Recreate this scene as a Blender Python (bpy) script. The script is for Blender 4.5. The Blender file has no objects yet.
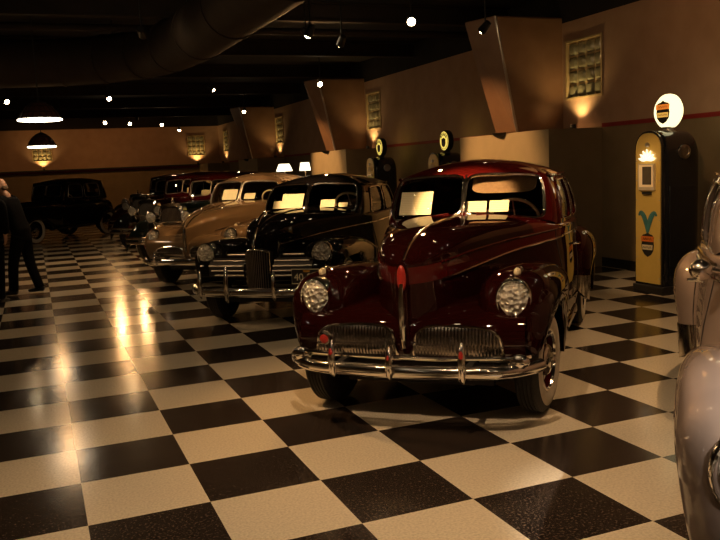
import bpy, bmesh, math, random
from mathutils import Vector, Matrix
random.seed(7)
PI = math.pi
C = bpy.context.scene.collection
sc = bpy.context.scene
T = 0.6096                      # floor tile, two feet

# ------------------------------------------------------------------ helpers
def tab(pts, x):
    """smooth interpolation through a table of (x, value), x ascending"""
    if x <= pts[0][0]: return pts[0][1]
    if x >= pts[-1][0]: return pts[-1][1]
    for i in range(len(pts) - 1):
        x0, v0 = pts[i]; x1, v1 = pts[i + 1]
        if x <= x1:
            h = x1 - x0; t = (x - x0) / h
            d = (v1 - v0) / h
            def slope(j):
                if j <= 0 or j >= len(pts) - 1: return None
                a = (pts[j][1] - pts[j-1][1]) / (pts[j][0] - pts[j-1][0])
                b = (pts[j+1][1] - pts[j][1]) / (pts[j+1][0] - pts[j][0])
                if a * b <= 0: return 0.0
                return 2 * a * b / (a + b)
            m0 = slope(i); m1 = slope(i + 1)
            if m0 is None: m0 = d
            if m1 is None: m1 = d
            t2 = t * t; t3 = t2 * t
            return (2*t3-3*t2+1)*v0 + (t3-2*t2+t)*h*m0 + (-2*t3+3*t2)*v1 + (t3-t2)*h*m1
    return pts[-1][1]

def sp(v, n):                   # signed power, for superellipses
    return math.copysign(abs(v) ** (2.0 / n), v)

def lerp(a, b, t): return a + (b - a) * t

class MB:
    def __init__(s): s.v = []; s.f = []; s.m = []
    def grid(s, rows, cu=False, cv=False, mat=0, matfn=None):
        o = len(s.v); nu = len(rows); nv = len(rows[0])
        for r in rows: s.v.extend([tuple(p) for p in r])
        for i in range(nu if cu else nu - 1):
            for j in range(nv if cv else nv - 1):
                i2 = (i + 1) % nu; j2 = (j + 1) % nv
                s.f.append((o+i*nv+j, o+i2*nv+j, o+i2*nv+j2, o+i*nv+j2))
                s.m.append(matfn(i, j) if matfn else mat)
        return s
    def ngon(s, pts, mat=0):
        o = len(s.v); s.v.extend([tuple(p) for p in pts]); s.f.append(tuple(range(o, o + len(pts)))); s.m.append(mat); return s
    def box(s, c, d, rot=None, mat=0, taper=1.0):
        o = len(s.v); hx, hy, hz = d[0]/2, d[1]/2, d[2]/2
        for z in (-1, 1):
            k = taper if z > 0 else 1.0
            for x, y in ((-1,-1),(1,-1),(1,1),(-1,1)):
                p = Vector((x*hx*k, y*hy*k, z*hz))
                if rot is not None: p = rot @ p
                s.v.append((p.x+c[0], p.y+c[1], p.z+c[2]))
        for q in ((0,3,2,1),(4,5,6,7),(0,1,5,4),(1,2,6,5),(2,3,7,6),(3,0,4,7)):
            s.f.append(tuple(o+i for i in q)); s.m.append(mat)
        return s
    def tube(s, path, r, n=8, closed=False, cap=True, mat=0, ry=None, up=None):
        """round tube along a path; r a number or one per point; ry gives an elliptical section (up axis)"""
        P = [Vector(p) for p in path]; N = len(P); rows = []
        ref = Vector(up) if up else None
        prev = None
        for i, p in enumerate(P):
            if closed: t = P[(i+1) % N] - P[i-1]
            else: t = P[min(i+1, N-1)] - P[max(i-1, 0)]
            if t.length < 1e-9: t = Vector((0,0,1))
            t.normalize()
            if ref is not None: a = ref
            elif prev is None: a = Vector((0,0,1)) if abs(t.z) < 0.9 else Vector((1,0,0))
            else: a = prev
            b = (a - t * a.dot(t))
            if b.length < 1e-6: b = Vector((1,0,0)) - t * t.x
            b.normalize(); prev = b
            c = t.cross(b)
            rr = r[i] if isinstance(r, (list, tuple)) else r
            rb = (ry[i] if isinstance(ry, (list, tuple)) else ry) if ry is not None else rr
            rows.append([p + c*(rr*math.cos(2*PI*k/n)) + b*(rb*math.sin(2*PI*k/n)) for k in range(n)])
        s.grid(rows, cu=closed, cv=True, mat=mat)
        if cap and not closed:
            s.ngon(rows[0], mat); s.ngon(rows[-1], mat)
        return s
    def lathe(s, prof, M=None, n=24, mat=0, matfn=None):
        """profile of (radius, height) about local z, placed by matrix M"""
        M = M or Matrix.Identity(4); rows = []
        for k in range(n):
            a = 2*PI*k/n
            rows.append([M @ Vector((r*math.cos(a), r*math.sin(a), h)) for r, h in prof])
        s.grid(rows, cu=True, mat=mat, matfn=matfn); return s
    def ell(s, c, r, rot=None, nu=16, nv=10, mat=0):
        rows = []
        for i in range(nv + 1):
            b = -PI/2 + PI*i/nv
            row = []
            for k in range(nu):
                a = 2*PI*k/nu
                p = Vector((r[0]*math.cos(b)*math.cos(a), r[1]*math.cos(b)*math.sin(a), r[2]*math.sin(b)))
                if rot is not None: p = rot @ p
                row.append((p.x+c[0], p.y+c[1], p.z+c[2]))
            rows.append(row)
        s.grid(rows, cv=True, mat=mat); return s
    def build(s, name, mats, parent=None, loc=(0,0,0), rz=0, angle=38, bevel=0, smooth=True, kind=None, rot=None):
        me = bpy.data.meshes.new(name); me.from_pydata(s.v, [], s.f)
        for m in (mats if isinstance(mats, (list, tuple)) else [mats]): me.materials.append(m)
        me.polygons.foreach_set('material_index', s.m)
        bm = bmesh.new(); bm.from_mesh(me)
        bmesh.ops.remove_doubles(bm, verts=bm.verts, dist=1e-5)
        bmesh.ops.dissolve_degenerate(bm, edges=bm.edges, dist=1e-6)
        bmesh.ops.recalc_face_normals(bm, faces=bm.faces)
        for f in bm.faces: f.smooth = smooth
        bm.to_mesh(me); bm.free()
        if smooth: me.set_sharp_from_angle(angle=math.radians(angle))
        o = bpy.data.objects.new(name, me); C.objects.link(o)
        o.location = loc; o.rotation_euler = rot if rot else (0, 0, rz)
        if parent: o.parent = parent
        if kind: o['kind'] = kind
        if bevel:
            b = o.modifiers.new('bevel', 'BEVEL'); b.width = bevel; b.segments = 2; b.limit_method = 'ANGLE'
        return o

def tag(o, label, cat, group=None, kind=None):
    o['label'] = label; o['category'] = cat
    if group: o['group'] = group
    if kind: o['kind'] = kind
    return o
def thing(name, label, cat, loc=(0,0,0), rz=0, group=None):
    o = bpy.data.objects.new(name, None); C.objects.link(o)
    o.location = loc; o.rotation_euler = (0, 0, rz); o.empty_display_size = .1
    return tag(o, label, cat, group)
def aim(d):                     # matrix taking +z to direction d
    return Vector(d).to_track_quat('Z', 'Y').to_matrix().to_4x4()
def at(p, d=(0,0,1)): return Matrix.Translation(Vector(p)) @ aim(d)
def text_mesh(name, body, size, mat, parent, loc, rot, depth=.002):
    cu = bpy.data.curves.new(name, 'FONT'); cu.body = body; cu.size = size; cu.extrude = depth
    cu.align_x = 'CENTER'; cu.align_y = 'CENTER'
    t = bpy.data.objects.new(name, cu); C.objects.link(t)
    bpy.context.view_layer.update()
    me = bpy.data.meshes.new_from_object(t.evaluated_get(bpy.context.evaluated_depsgraph_get()))
    bpy.data.objects.remove(t)
    me.materials.clear(); me.materials.append(mat)
    o = bpy.data.objects.new(name, me); C.objects.link(o); o.parent = parent
    o.location = loc; o.rotation_euler = rot
    return o

# ------------------------------------------------------------------ materials
def mat(name, col, rough=.5, metal=0, coat=0, emit=None, es=0, spec=.5, coat_rough=.03):
    m = bpy.data.materials.new(name); m.use_nodes = True
    b = m.node_tree.nodes['Principled BSDF']
    b.inputs['Base Color'].default_value = (*col, 1); b.inputs['Roughness'].default_value = rough
    b.inputs['Metallic'].default_value = metal; b.inputs['Coat Weight'].default_value = coat
    b.inputs['Coat Roughness'].default_value = coat_rough; b.inputs['Specular IOR Level'].default_value = spec
    if emit: b.inputs['Emission Color'].default_value = (*emit, 1); b.inputs['Emission Strength'].default_value = es
    return m
def N(m, t, **kw):
    n = m.node_tree.nodes.new(t)
    for k, v in kw.items(): setattr(n, k, v)
    return n
def L(m, a, b): m.node_tree.links.new(a, b)
def bsdf(m): return m.node_tree.nodes['Principled BSDF']
def vary(m, c2, scale=6, detail=4, lo=.35, hi=.7, bump=0, bscale=60, coord='Object'):
    """noise between the base colour and c2, with an optional bump"""
    b = bsdf(m); tc = N(m, 'ShaderNodeTexCoord'); n = N(m, 'ShaderNodeTexNoise')
    n.inputs['Scale'].default_value = scale; n.inputs['Detail'].default_value = detail
    L(m, tc.outputs[coord], n.inputs['Vector'])
    r = N(m, 'ShaderNodeValToRGB'); r.color_ramp.elements[0].position = lo; r.color_ramp.elements[1].position = hi
    r.color_ramp.elements[0].color = b.inputs['Base Color'].default_value[:]; r.color_ramp.elements[1].color = (*c2, 1)
    L(m, n.outputs['Fac'], r.inputs['Fac']); L(m, r.outputs['Color'], b.inputs['Base Color'])
    if bump:
        n2 = N(m, 'ShaderNodeTexNoise'); n2.inputs['Scale'].default_value = bscale; n2.inputs['Detail'].default_value = 3
        L(m, tc.outputs[coord], n2.inputs['Vector'])
        bp = N(m, 'ShaderNodeBump'); bp.inputs['Strength'].default_value = bump; bp.inputs['Distance'].default_value = .01
        L(m, n2.outputs['Fac'], bp.inputs['Height']); L(m, bp.outputs['Normal'], b.inputs['Normal'])
    return m
def paint(name, col, metal=0.0, rough=.55):
    m = mat(name, col, rough, metal, coat=1.0, coat_rough=.02, spec=.0)
    return vary(m, tuple(c*.86 for c in col), scale=3, detail=2)

MAROON = paint('maroon_paint', (.015, .0018, .0015))
RED = paint('red_paint', (.062, .004, .0032))
BLACK = paint('black_paint', (.006, .005, .005))
TAN = paint('tan_metallic_paint', (.21, .138, .075), metal=.25, rough=.5)
TAUPE = paint('taupe_metallic_paint', (.36, .285, .25), metal=.25, rough=.5)
DGREEN = paint('dark_green_paint', (.006, .012, .009))
WINE = paint('wine_paint', (.032, .003, .003))
CHROME = vary(mat('chrome', (.86, .83, .78), .12, 1), (.70, .67, .62), scale=5)
DCHROME = vary(mat('dull_chrome', (.58, .53, .47), .36, 1), (.45, .41, .37), scale=9)
GRBAR = vary(mat('dark_grille_chrome', (.34, .31, .29), .2, 1), (.26, .24, .22), scale=9)
STONEG = vary(mat('brushed_chrome', (.84, .79, .72), .17, 1), (.72, .67, .58), scale=14)
RUBBER = vary(mat('tire_rubber', (.014, .013, .012), .65), (.024, .022, .02), scale=30)
WHITEWALL = vary(mat('whitewall_rubber', (.72, .66, .55), .5), (.62, .56, .46), scale=14)
DARK = vary(mat('black_underbody', (.008, .007, .006), .7), (.014, .012, .01), scale=12)
GRILLED = vary(mat('grille_shadow_metal', (.012, .011, .011), .5), (.02, .018, .017), scale=12)
FABRIC = vary(mat('tan_seat_cloth', (.30, .20, .11), .9), (.24, .155, .085), scale=40, bump=.2, bscale=200)
IVORY = vary(mat('ivory_plastic', (.72, .62, .40), .3, coat=.5), (.64, .54, .34), scale=10)
REDLAMP = vary(mat('red_glass', (.35, .012, .008), .12, coat=1), (.25, .008, .006), scale=12)
RUBY = vary(mat('red_enamel', (.42, .03, .02), .3, coat=.6), (.34, .022, .016), scale=12)
PAPER = mat('cream_card', (.90, .86, .62), .7)
def paper_lines(m):
    b = bsdf(m); tc = N(m, 'ShaderNodeTexCoord'); w = N(m, 'ShaderNodeTexWave', wave_type='BANDS', bands_direction='Z')
    w.inputs['Scale'].default_value = 18; w.inputs['Distortion'].default_value = .6; w.inputs['Detail'].default_value = 2
    L(m, tc.outputs['Object'], w.inputs['Vector'])
    r = N(m, 'ShaderNodeValToRGB'); r.color_ramp.elements[0].position = .12; r.color_ramp.elements[1].position = .3
    r.color_ramp.elements[0].color = (.80, .75, .50, 1); r.color_ramp.elements[1].color = (.90, .87, .64, 1)
    L(m, w.outputs['Fac'], r.inputs['Fac']); L(m, r.outputs['Color'], b.inputs['Base Color'])
paper_lines(PAPER)
def glassmat(name, tint=(.75,.75,.72), ior=1.5, rough=.01):
    m = bpy.data.materials.new(name); m.use_nodes = True; nt = m.node_tree
    nt.nodes.remove(nt.nodes['Principled BSDF']); out = nt.nodes['Material Output']
    f = N(m, 'ShaderNodeFresnel'); f.inputs['IOR'].default_value = ior
    a = N(m, 'ShaderNodeBsdfTransparent'); a.inputs['Color'].default_value = (*tint, 1)
    g = N(m, 'ShaderNodeBsdfGlossy'); g.inputs['Roughness'].default_value = rough
    tc = N(m, 'ShaderNodeTexCoord'); n = N(m, 'ShaderNodeTexNoise'); n.inputs['Scale'].default_value = 4
    mx = N(m, 'ShaderNodeMix', data_type='RGBA'); mx.inputs[6].default_value = (1, 1, 1, 1); mx.inputs[7].default_value = (.92, .93, .92, 1)
    L(m, tc.outputs['Object'], n.inputs['Vector']); L(m, n.outputs['Fac'], mx.inputs[0]); L(m, mx.outputs[2], g.inputs['Color'])
    x = N(m, 'ShaderNodeMixShader'); L(m, f.outputs[0], x.inputs[0]); L(m, a.outputs[0], x.inputs[1]); L(m, g.outputs[0], x.inputs[2])
    L(m, x.outputs[0], out.inputs['Surface']); return m
GLASS = glassmat('window_glass')
def lensmat():
    m = mat('headlight_lens', (.95, .91, .80), .16, .5, coat=.6)
    b = bsdf(m); tc = N(m, 'ShaderNodeTexCoord'); v = N(m, 'ShaderNodeTexVoronoi'); v.inputs['Scale'].default_value = 34
    L(m, tc.outputs['Object'], v.inputs['Vector'])
    bp = N(m, 'ShaderNodeBump'); bp.inputs['Strength'].default_value = 1; bp.inputs['Distance'].default_value = .05
    L(m, v.outputs['Distance'], bp.inputs['Height']); L(m, bp.outputs['Normal'], b.inputs['Normal']); return m
LENS = lensmat()
def emitmat(name, col, s):
    m = mat(name, col, .4, emit=col, es=s); return vary(m, tuple(c*.95 for c in col), scale=8)
BULB = emitmat('lamp_glow', (1, .74, .42), 55)
BULB2 = emitmat('small_lamp_glow', (1, .74, .40), 30)
PENDANT_GLOW = emitmat('pendant_glow', (1, .86, .62), 7)
SHADE_GLOW = emitmat('lit_lamp_shade', (1, .84, .56), 2.6)
BLKMETAL = vary(mat('black_fixture_metal', (.012, .011, .01), .45), (.02, .018, .016), scale=20)

# ------------------------------------------------------------------ the room
def mat_floor():
    m = mat('checkerboard_vinyl_tile', (.7, .6, .45), .16); b = bsdf(m)
    tc = N(m, 'ShaderNodeTexCoord'); mp = N(m, 'ShaderNodeMapping'); mp.inputs['Location'].default_value = (0, 0, .5)
    mp.inputs['Scale'].default_value = (1/T, 1/T, 0)
    L(m, tc.outputs['Object'], mp.inputs['Vector'])
    ck = N(m, 'ShaderNodeTexChecker'); ck.inputs['Scale'].default_value = 1
    ck.inputs['Color1'].default_value = (1, 1, 1, 1); ck.inputs['Color2'].default_value = (0, 0, 0, 1)
    L(m, mp.outputs['Vector'], ck.inputs['Vector'])
    n = N(m, 'ShaderNodeTexNoise'); n.inputs['Scale'].default_value = 75; n.inputs['Detail'].default_value = 4
    L(m, tc.outputs['Object'], n.inputs['Vector'])
    n2 = N(m, 'ShaderNodeTexNoise'); n2.inputs['Scale'].default_value = .9; n2.inputs['Detail'].default_value = 4
    L(m, tc.outputs['Object'], n2.inputs['Vector'])
    rw = N(m, 'ShaderNodeValToRGB'); rw.color_ramp.elements[0].position = .3; rw.color_ramp.elements[1].position = .6
    rw.color_ramp.elements[0].color = (.60, .52, .39, 1); rw.color_ramp.elements[1].color = (.78, .69, .52, 1)
    rb = N(m, 'ShaderNodeValToRGB'); rb.color_ramp.elements[0].position = .42; rb.color_ramp.elements[1].position = .72
    rb.color_ramp.elements[0].color = (.008, .006, .005, 1); rb.color_ramp.elements[1].color = (.10, .072, .055, 1)
    L(m, n.outputs['Fac'], rw.inputs['Fac']); L(m, n.outputs['Fac'], rb.inputs['Fac'])
    mx = N(m, 'ShaderNodeMix', data_type='RGBA')
    L(m, ck.outputs['Fac'], mx.inputs[0]); L(m, rb.outputs['Color'], mx.inputs[6]); L(m, rw.outputs['Color'], mx.inputs[7])
    L(m, mx.outputs[2], b.inputs['Base Color'])
    rr = N(m, 'ShaderNodeMapRange'); rr.inputs['To Min'].default_value = .10; rr.inputs['To Max'].default_value = .22
    L(m, n2.outputs['Fac'], rr.inputs['Value']); L(m, rr.outputs['Result'], b.inputs['Roughness'])
    bp = N(m, 'ShaderNodeBump'); bp.inputs['Strength'].default_value = .06; bp.inputs['Distance'].default_value = .02
    n3 = N(m, 'ShaderNodeTexNoise'); n3.inputs['Scale'].default_value = 5; n3.inputs['Detail'].default_value = 2
    L(m, tc.outputs['Object'], n3.inputs['Vector']); L(m, n3.outputs['Fac'], bp.inputs['Height']); L(m, bp.outputs['Normal'], b.inputs['Normal'])
    return m
WALL = vary(mat('tan_wall_plaster', (.50, .32, .215), .85), (.44, .275, .18), scale=3, bump=.12, bscale=40)
WALLLOW = vary(mat('shaded_wall_plaster', (.27, .195, .11), .85), (.23, .165, .09), scale=3, bump=.12, bscale=40)  # dimmer light on the lower wall, painted in as a darker tone
PILLARM = vary(mat('pylon_brown_satin_paint', (.27, .145, .08), .5, coat=.5, coat_rough=.18), (.22, .115, .06), scale=3)
PSTRIP = vary(mat('edge_streak_strip', (.62, .54, .46), .34, 1), (.5, .43, .36), scale=6)  # for a strip added to give the pylon edge its bright streak
PLINTHM = vary(mat('lit_plinth_plaster', (.58, .46, .28), .8), (.52, .41, .25), scale=3, bump=.1, bscale=40)  # lit side of the plinths, its brightness painted into the colour
STRIPE = vary(mat('red_stripe_paint', (.30, .016, .015), .6), (.25, .013, .012), scale=6)
CEILM = vary(mat('black_ceiling_paint', (.012, .009, .008), .9), (.018, .014, .012), scale=2)
DUCTM = vary(mat('dark_duct_metal', (.034, .023, .017), .7, 0, spec=.2), (.024, .016, .012), scale=3)
GBLOCK = vary(mat('glass_block', (.34, .32, .21), .14, coat=.6), (.22, .205, .125), scale=9, bump=.35, bscale=14)
GFRAME = vary(mat('cream_window_frame', (.56, .42, .22), .6), (.5, .37, .19), scale=6)
BASEB = vary(mat('black_baseboard', (.012, .01, .009), .4), (.02, .017, .015), scale=8)

XW, YB, XL, YN = 8.6, 33.0, -9.0, -9.0
HW, HC = 3.82, 4.35
BAYS = [6.08 + 8.35*k for k in range(-1, 4)]      # near edge of every plinth
def struct(mb, name, m, **kw): return mb.build(name, m, kind='structure', **kw)

struct(MB().grid([[(XL, YN, 0), (XL, YB, 0)], [(XW, YN, 0), (XW, YB, 0)]]), 'floor', mat_floor())
struct(MB().box(((XL+XW)/2, (YN+YB)/2, HC+.05), (XW-XL+.4, YB-YN+.4, .1)), 'ceiling', CEILM)

def wall_with_holes(u0, u1, holes, pos, name):
    """wall surface over u (along) and z; holes = list of (ua, ub, za, zb); pos(u, z, depth)"""
    us = sorted({u0, u1, *[h[0] for h in holes], *[h[1] for h in holes]}); zs = sorted({0, 2.14, HW, HC, *[h[2] for h in holes], *[h[3] for h in holes]})
    mb = MB()
    for i in range(len(us)-1):
        for j in range(len(zs)-1):
            um, zm = (us[i]+us[i+1])/2, (zs[j]+zs[j+1])/2
            if any(h[0] < um < h[1] and h[2] < zm < h[3] for h in holes): continue
            mi = 2 if zm > HW else (1 if zm < 2.14 else 0)  # wall below the stripe painted as less lit
            mb.ngon([pos(us[i], zs[j], 0), pos(us[i+1], zs[j], 0), pos(us[i+1], zs[j+1], 0), pos(us[i], zs[j+1], 0)], mi)
    for h in holes:
        for (a, b, c, d) in ((h[0], h[2], h[1], h[2]), (h[1], h[2], h[1], h[3]), (h[1], h[3], h[0], h[3]), (h[0], h[3], h[0], h[2])):
            mb.ngon([pos(a, b, 0), pos(c, d, 0), pos(c, d, .16), pos(a, b, .16)], 0)
    return struct(mb, name, [WALL, WALLLOW, CEILM], smooth=False)
WZ0, WZ1 = 2.60, 3.52
wholes = [(b-.02, b+.88, WZ0, WZ1) for b in BAYS if b < YB-1]
wall_with_holes(YN, YB, wholes, lambda u, z, d: (XW+d, u, z), 'wall_right')
bholes = [(.62, 1.42, 2.5, 3.42), (7.15, 7.95, 2.5, 3.42)]
wall_with_holes(XL, XW, bholes, lambda u, z, d: (u, YB+d, z), 'wall_back')
wall_with_holes(YN, YB, [], lambda u, z, d: (XL, u, z), 'wall_left')
wall_with_holes(XL, XW, [], lambda u, z, d: (u, YN, z), 'wall_front')

def glass_block_window(k, u0, u1, z0, z1, pos):
    f = MB(); w = .03
    def pbox(mb, ua, ub, za, zb, d0, d1):
        p = [pos(u, z, d) for d in (d0, d1) for u, z in ((ua, za), (ub, za), (ub, zb), (ua, zb))]
        o = len(mb.v); mb.v.extend(p)
        for q in ((0,1,2,3),(4,7,6,5),(0,4,5,1),(1,5,6,2),(2,6,7,3),(3,7,4,0)): mb.f.append(tuple(o+i for i in q)); mb.m.append(0)
    pbox(f, u0, u0+w, z0, z1, -.015, .05); pbox(f, u1-w, u1, z0, z1, -.015, .05)
    pbox(f, u0+w, u1-w, z0, z0+w, -.015, .05); pbox(f, u0+w, u1-w, z1-w, z1, -.015, .05)
    fo = f.build('window_%d' % k, GFRAME, kind='structure', smooth=False)
    mo = MB(); a0, a1, b0, b1 = u0+w, u1-w, z0+w, z1-w
    pbox(mo, a0, a1, b0, b1, .05, .08)
    mo.build('mortar_panel', GFRAME, fo, kind='structure', smooth=False); g = MB()
    nb = 4; du = (a1-a0)/nb; dz = (b1-b0)/nb
    for i in range(nb):
        for j in range(nb):
            rows = []
            for s in range(7):
                row = []
                for t in range(7):
                    x, y = s/3-1, t/3-1
                    h = (1-abs(x)**4)*(1-abs(y)**4)
                    row.append(pos(a0+du*(i+.5+x*.44), b0+dz*(j+.5+y*.44),   .05-.045*h**.5))
                rows.append(row)
            g.grid(rows)
    g.build('glass_blocks', GBLOCK, fo, kind='structure')
k = 0
for h in wholes:
    k += 1; glass_block_window(k, h[0], h[1], h[2], h[3], lambda u, z, d: (XW+d, u, z))
for h in bholes:
    k += 1; glass_block_window(k, h[0], h[1], h[2], h[3], lambda u, z, d: (u, YB+d, z))

tn = 0
def trim(mb, m, **kw):
    global tn; tn += 1
    return struct(mb, 'trim_%d' % tn, m, **kw)
BOWLS = []
for b in BAYS:                       # plinth, flared pylon, red stripe stretch
    y1 = min(b+2.68, YB-.02)
    mb = MB().box((XW-.485, (b+y1)/2, 1.06), (.966, y1-b, 2.12)); mb.m = [1, 1, 1, 1, 1, 0]  # aisle face gets the painted lit tone, other faces the shaded one
    trim(mb, [PLINTHM, WALLLOW], smooth=False)
    if b + .98 < YB-1.3:
        ya, yb_ = b+.97, b+1.62
        mb = MB()
        p = [(XW, ya, 2.12), (7.72, ya, 2.12), (7.72, yb_, 2.12), (XW, yb_, 2.12), (XW, ya, HW+.1), (7.36, ya, HW+.1), (7.16, yb_-.02, HW+.1), (XW, yb_, HW+.1)]
        mb.v = [(q[0], q[1], q[2]) for q in p]
        for q in ((0,1,5,4),(1,2,6,5),(2,3,7,6),(4,5,6,7),(0,3,2,1)): mb.f.append(q); mb.m.append(0)
        trim(mb, PILLARM, smooth=False, bevel=.03)
        trim(MB().tube([(7.722, ya+.004, 2.12), (7.362, ya+.004, HW+.09)], .022, 10), PSTRIP)  # added strip carrying the edge highlight
    if b + .98 < YB-1.3:
        prof = [(.001, -.085), (.06, -.08), (.11, -.055), (.145, -.012), (.15, .0), (.135, 0), (.10, -.04), (.001, -.06)]
        bo = MB().grid([[(r*math.cos(a), r*math.sin(a), z) for r, z in prof] for a in [PI/2+PI*k/16 for k in range(17)]]).build('bowl_sconce', BLKMETAL, loc=(7.631, b+1.3, 2.135))
        BOWLS.append(bo)
edges = [YN] + [v for b in BAYS for v in (b, min(b+2.68, YB))] + [YB]
for i in range(0, len(edges)-1, 2):
    if edges[i+1]-edges[i] > .05:
        trim(MB().box((XW-.006, (edges[i]+edges[i+1])/2, 2.155), (.012, edges[i+1]-edges[i]-.01, .06)), STRIPE, smooth=False)
        struct(MB().box((XW-.012, (edges[i]+edges[i+1])/2, .07), (.024, edges[i+1]-edges[i]-.01, .14)), 'baseboard_right', BASEB, smooth=False)
trim(MB().box(((XL+7.6)/2, YB-.006, 2.03), (7.6-XL, .012, .1)), STRIPE, smooth=False)
struct(MB().box(((XL+7.6)/2, YB-.012, .07), (7.6-XL, .024, .14)), 'baseboard_back', BASEB, smooth=False)

for i, bo in enumerate(BOWLS):
    tag(bo, ['dark half bowl sconce beyond the picture edge', 'dark half bowl sconce at the foot of the nearest flared pylon', 'dark half bowl sconce at the foot of the second flared pylon', 'dark half bowl sconce at the foot of the third flared pylon', 'dark half bowl sconce at the foot of the farthest flared pylon'][i], 'sconce', 'half bowl sconces at the pylon feet')
# dark services under the ceiling: beams and ducts
for j, y in enumerate((2.0, 5.2, 8.6, 12.4, 16.2, 20.5, 25, 29.5)):
    mb = MB().box(((XL+XW)/2, y, HC-.02), (XW-XL-.06, .16, .03)).box(((XL+XW)/2, y, HC-.3), (XW-XL-.06, .16, .03)).box(((XL+XW)/2, y, HC-.16), (XW-XL-.06, .02, .27))
    o = trim(mb, DUCTM, smooth=False)
def pathsmooth(pts, n=8):
    P = [Vector(p) for p in pts]; out = []
    for i in range(len(P)-1):
        p0, p1, p2, p3 = P[max(i-1,0)], P[i], P[i+1], P[min(i+2, len(P)-1)]
        for k in range(n):
            t = k/n
            out.append(.5*((2*p1)+(p2-p0)*t+(2*p0-5*p1+4*p2-p3)*t*t+(3*p1-p0-3*p2+p3)*t*t*t))
    out.append(P[-1]); return out
duct_path = pathsmooth([(-8.6, 12.2, 3.72), (-3, 11.8, 3.72), (.4, 11.4, 3.72), (2.0, 10.6, 3.72), (2.8, 8.9, 3.72), (2.98, 5.5, 3.72), (3.05, .5, 3.72), (3.05, -5, 3.72)], 10)
du = MB().tube(duct_path, .40, 24)
duct = du.build('ceiling_duct', DUCTM)
trim(MB().box(((XL+7.6)/2, YB-.15, 2.105), (7.6-XL, .30, .05)), BLKMETAL, smooth=False)
tag(duct, 'big round dark air duct bending across the black ceiling', 'duct')
for i in range(4, len(duct_path)-2, 5):
    t = (duct_path[i+1]-duct_path[i-1]).normalized(); MB().tube([duct_path[i]-t*.02, duct_path[i]+t*.02], .415, 24).build('seam_band', DUCTM, duct)
for i in range(6, len(duct_path)-2, 12):
    MB().tube([duct_path[i]+Vector((0,0,.38)), (duct_path[i].x, duct_path[i].y, HC)], .012, 6).build('hanger_rod', BLKMETAL, duct)
pp = MB().tube([(-8.9, 9.6, 4.05), (8.55, 9.6, 4.05)], .06, 10)
tag(pp.build('ceiling_pipe', DUCTM), 'thin dark pipe running straight across under the ceiling', 'pipe')

# ------------------------------------------------------------------ motor cars
# every car is built in its own frame: x forward (front axle at 0), y to its left, z up
def cr(p0, p1, p2, p3, t):
    return .5*((2*p1)+(p2-p0)*t+(2*p0-5*p1+4*p2-p3)*t*t+(3*p1-p0-3*p2+p3)*t*t*t)

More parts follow.
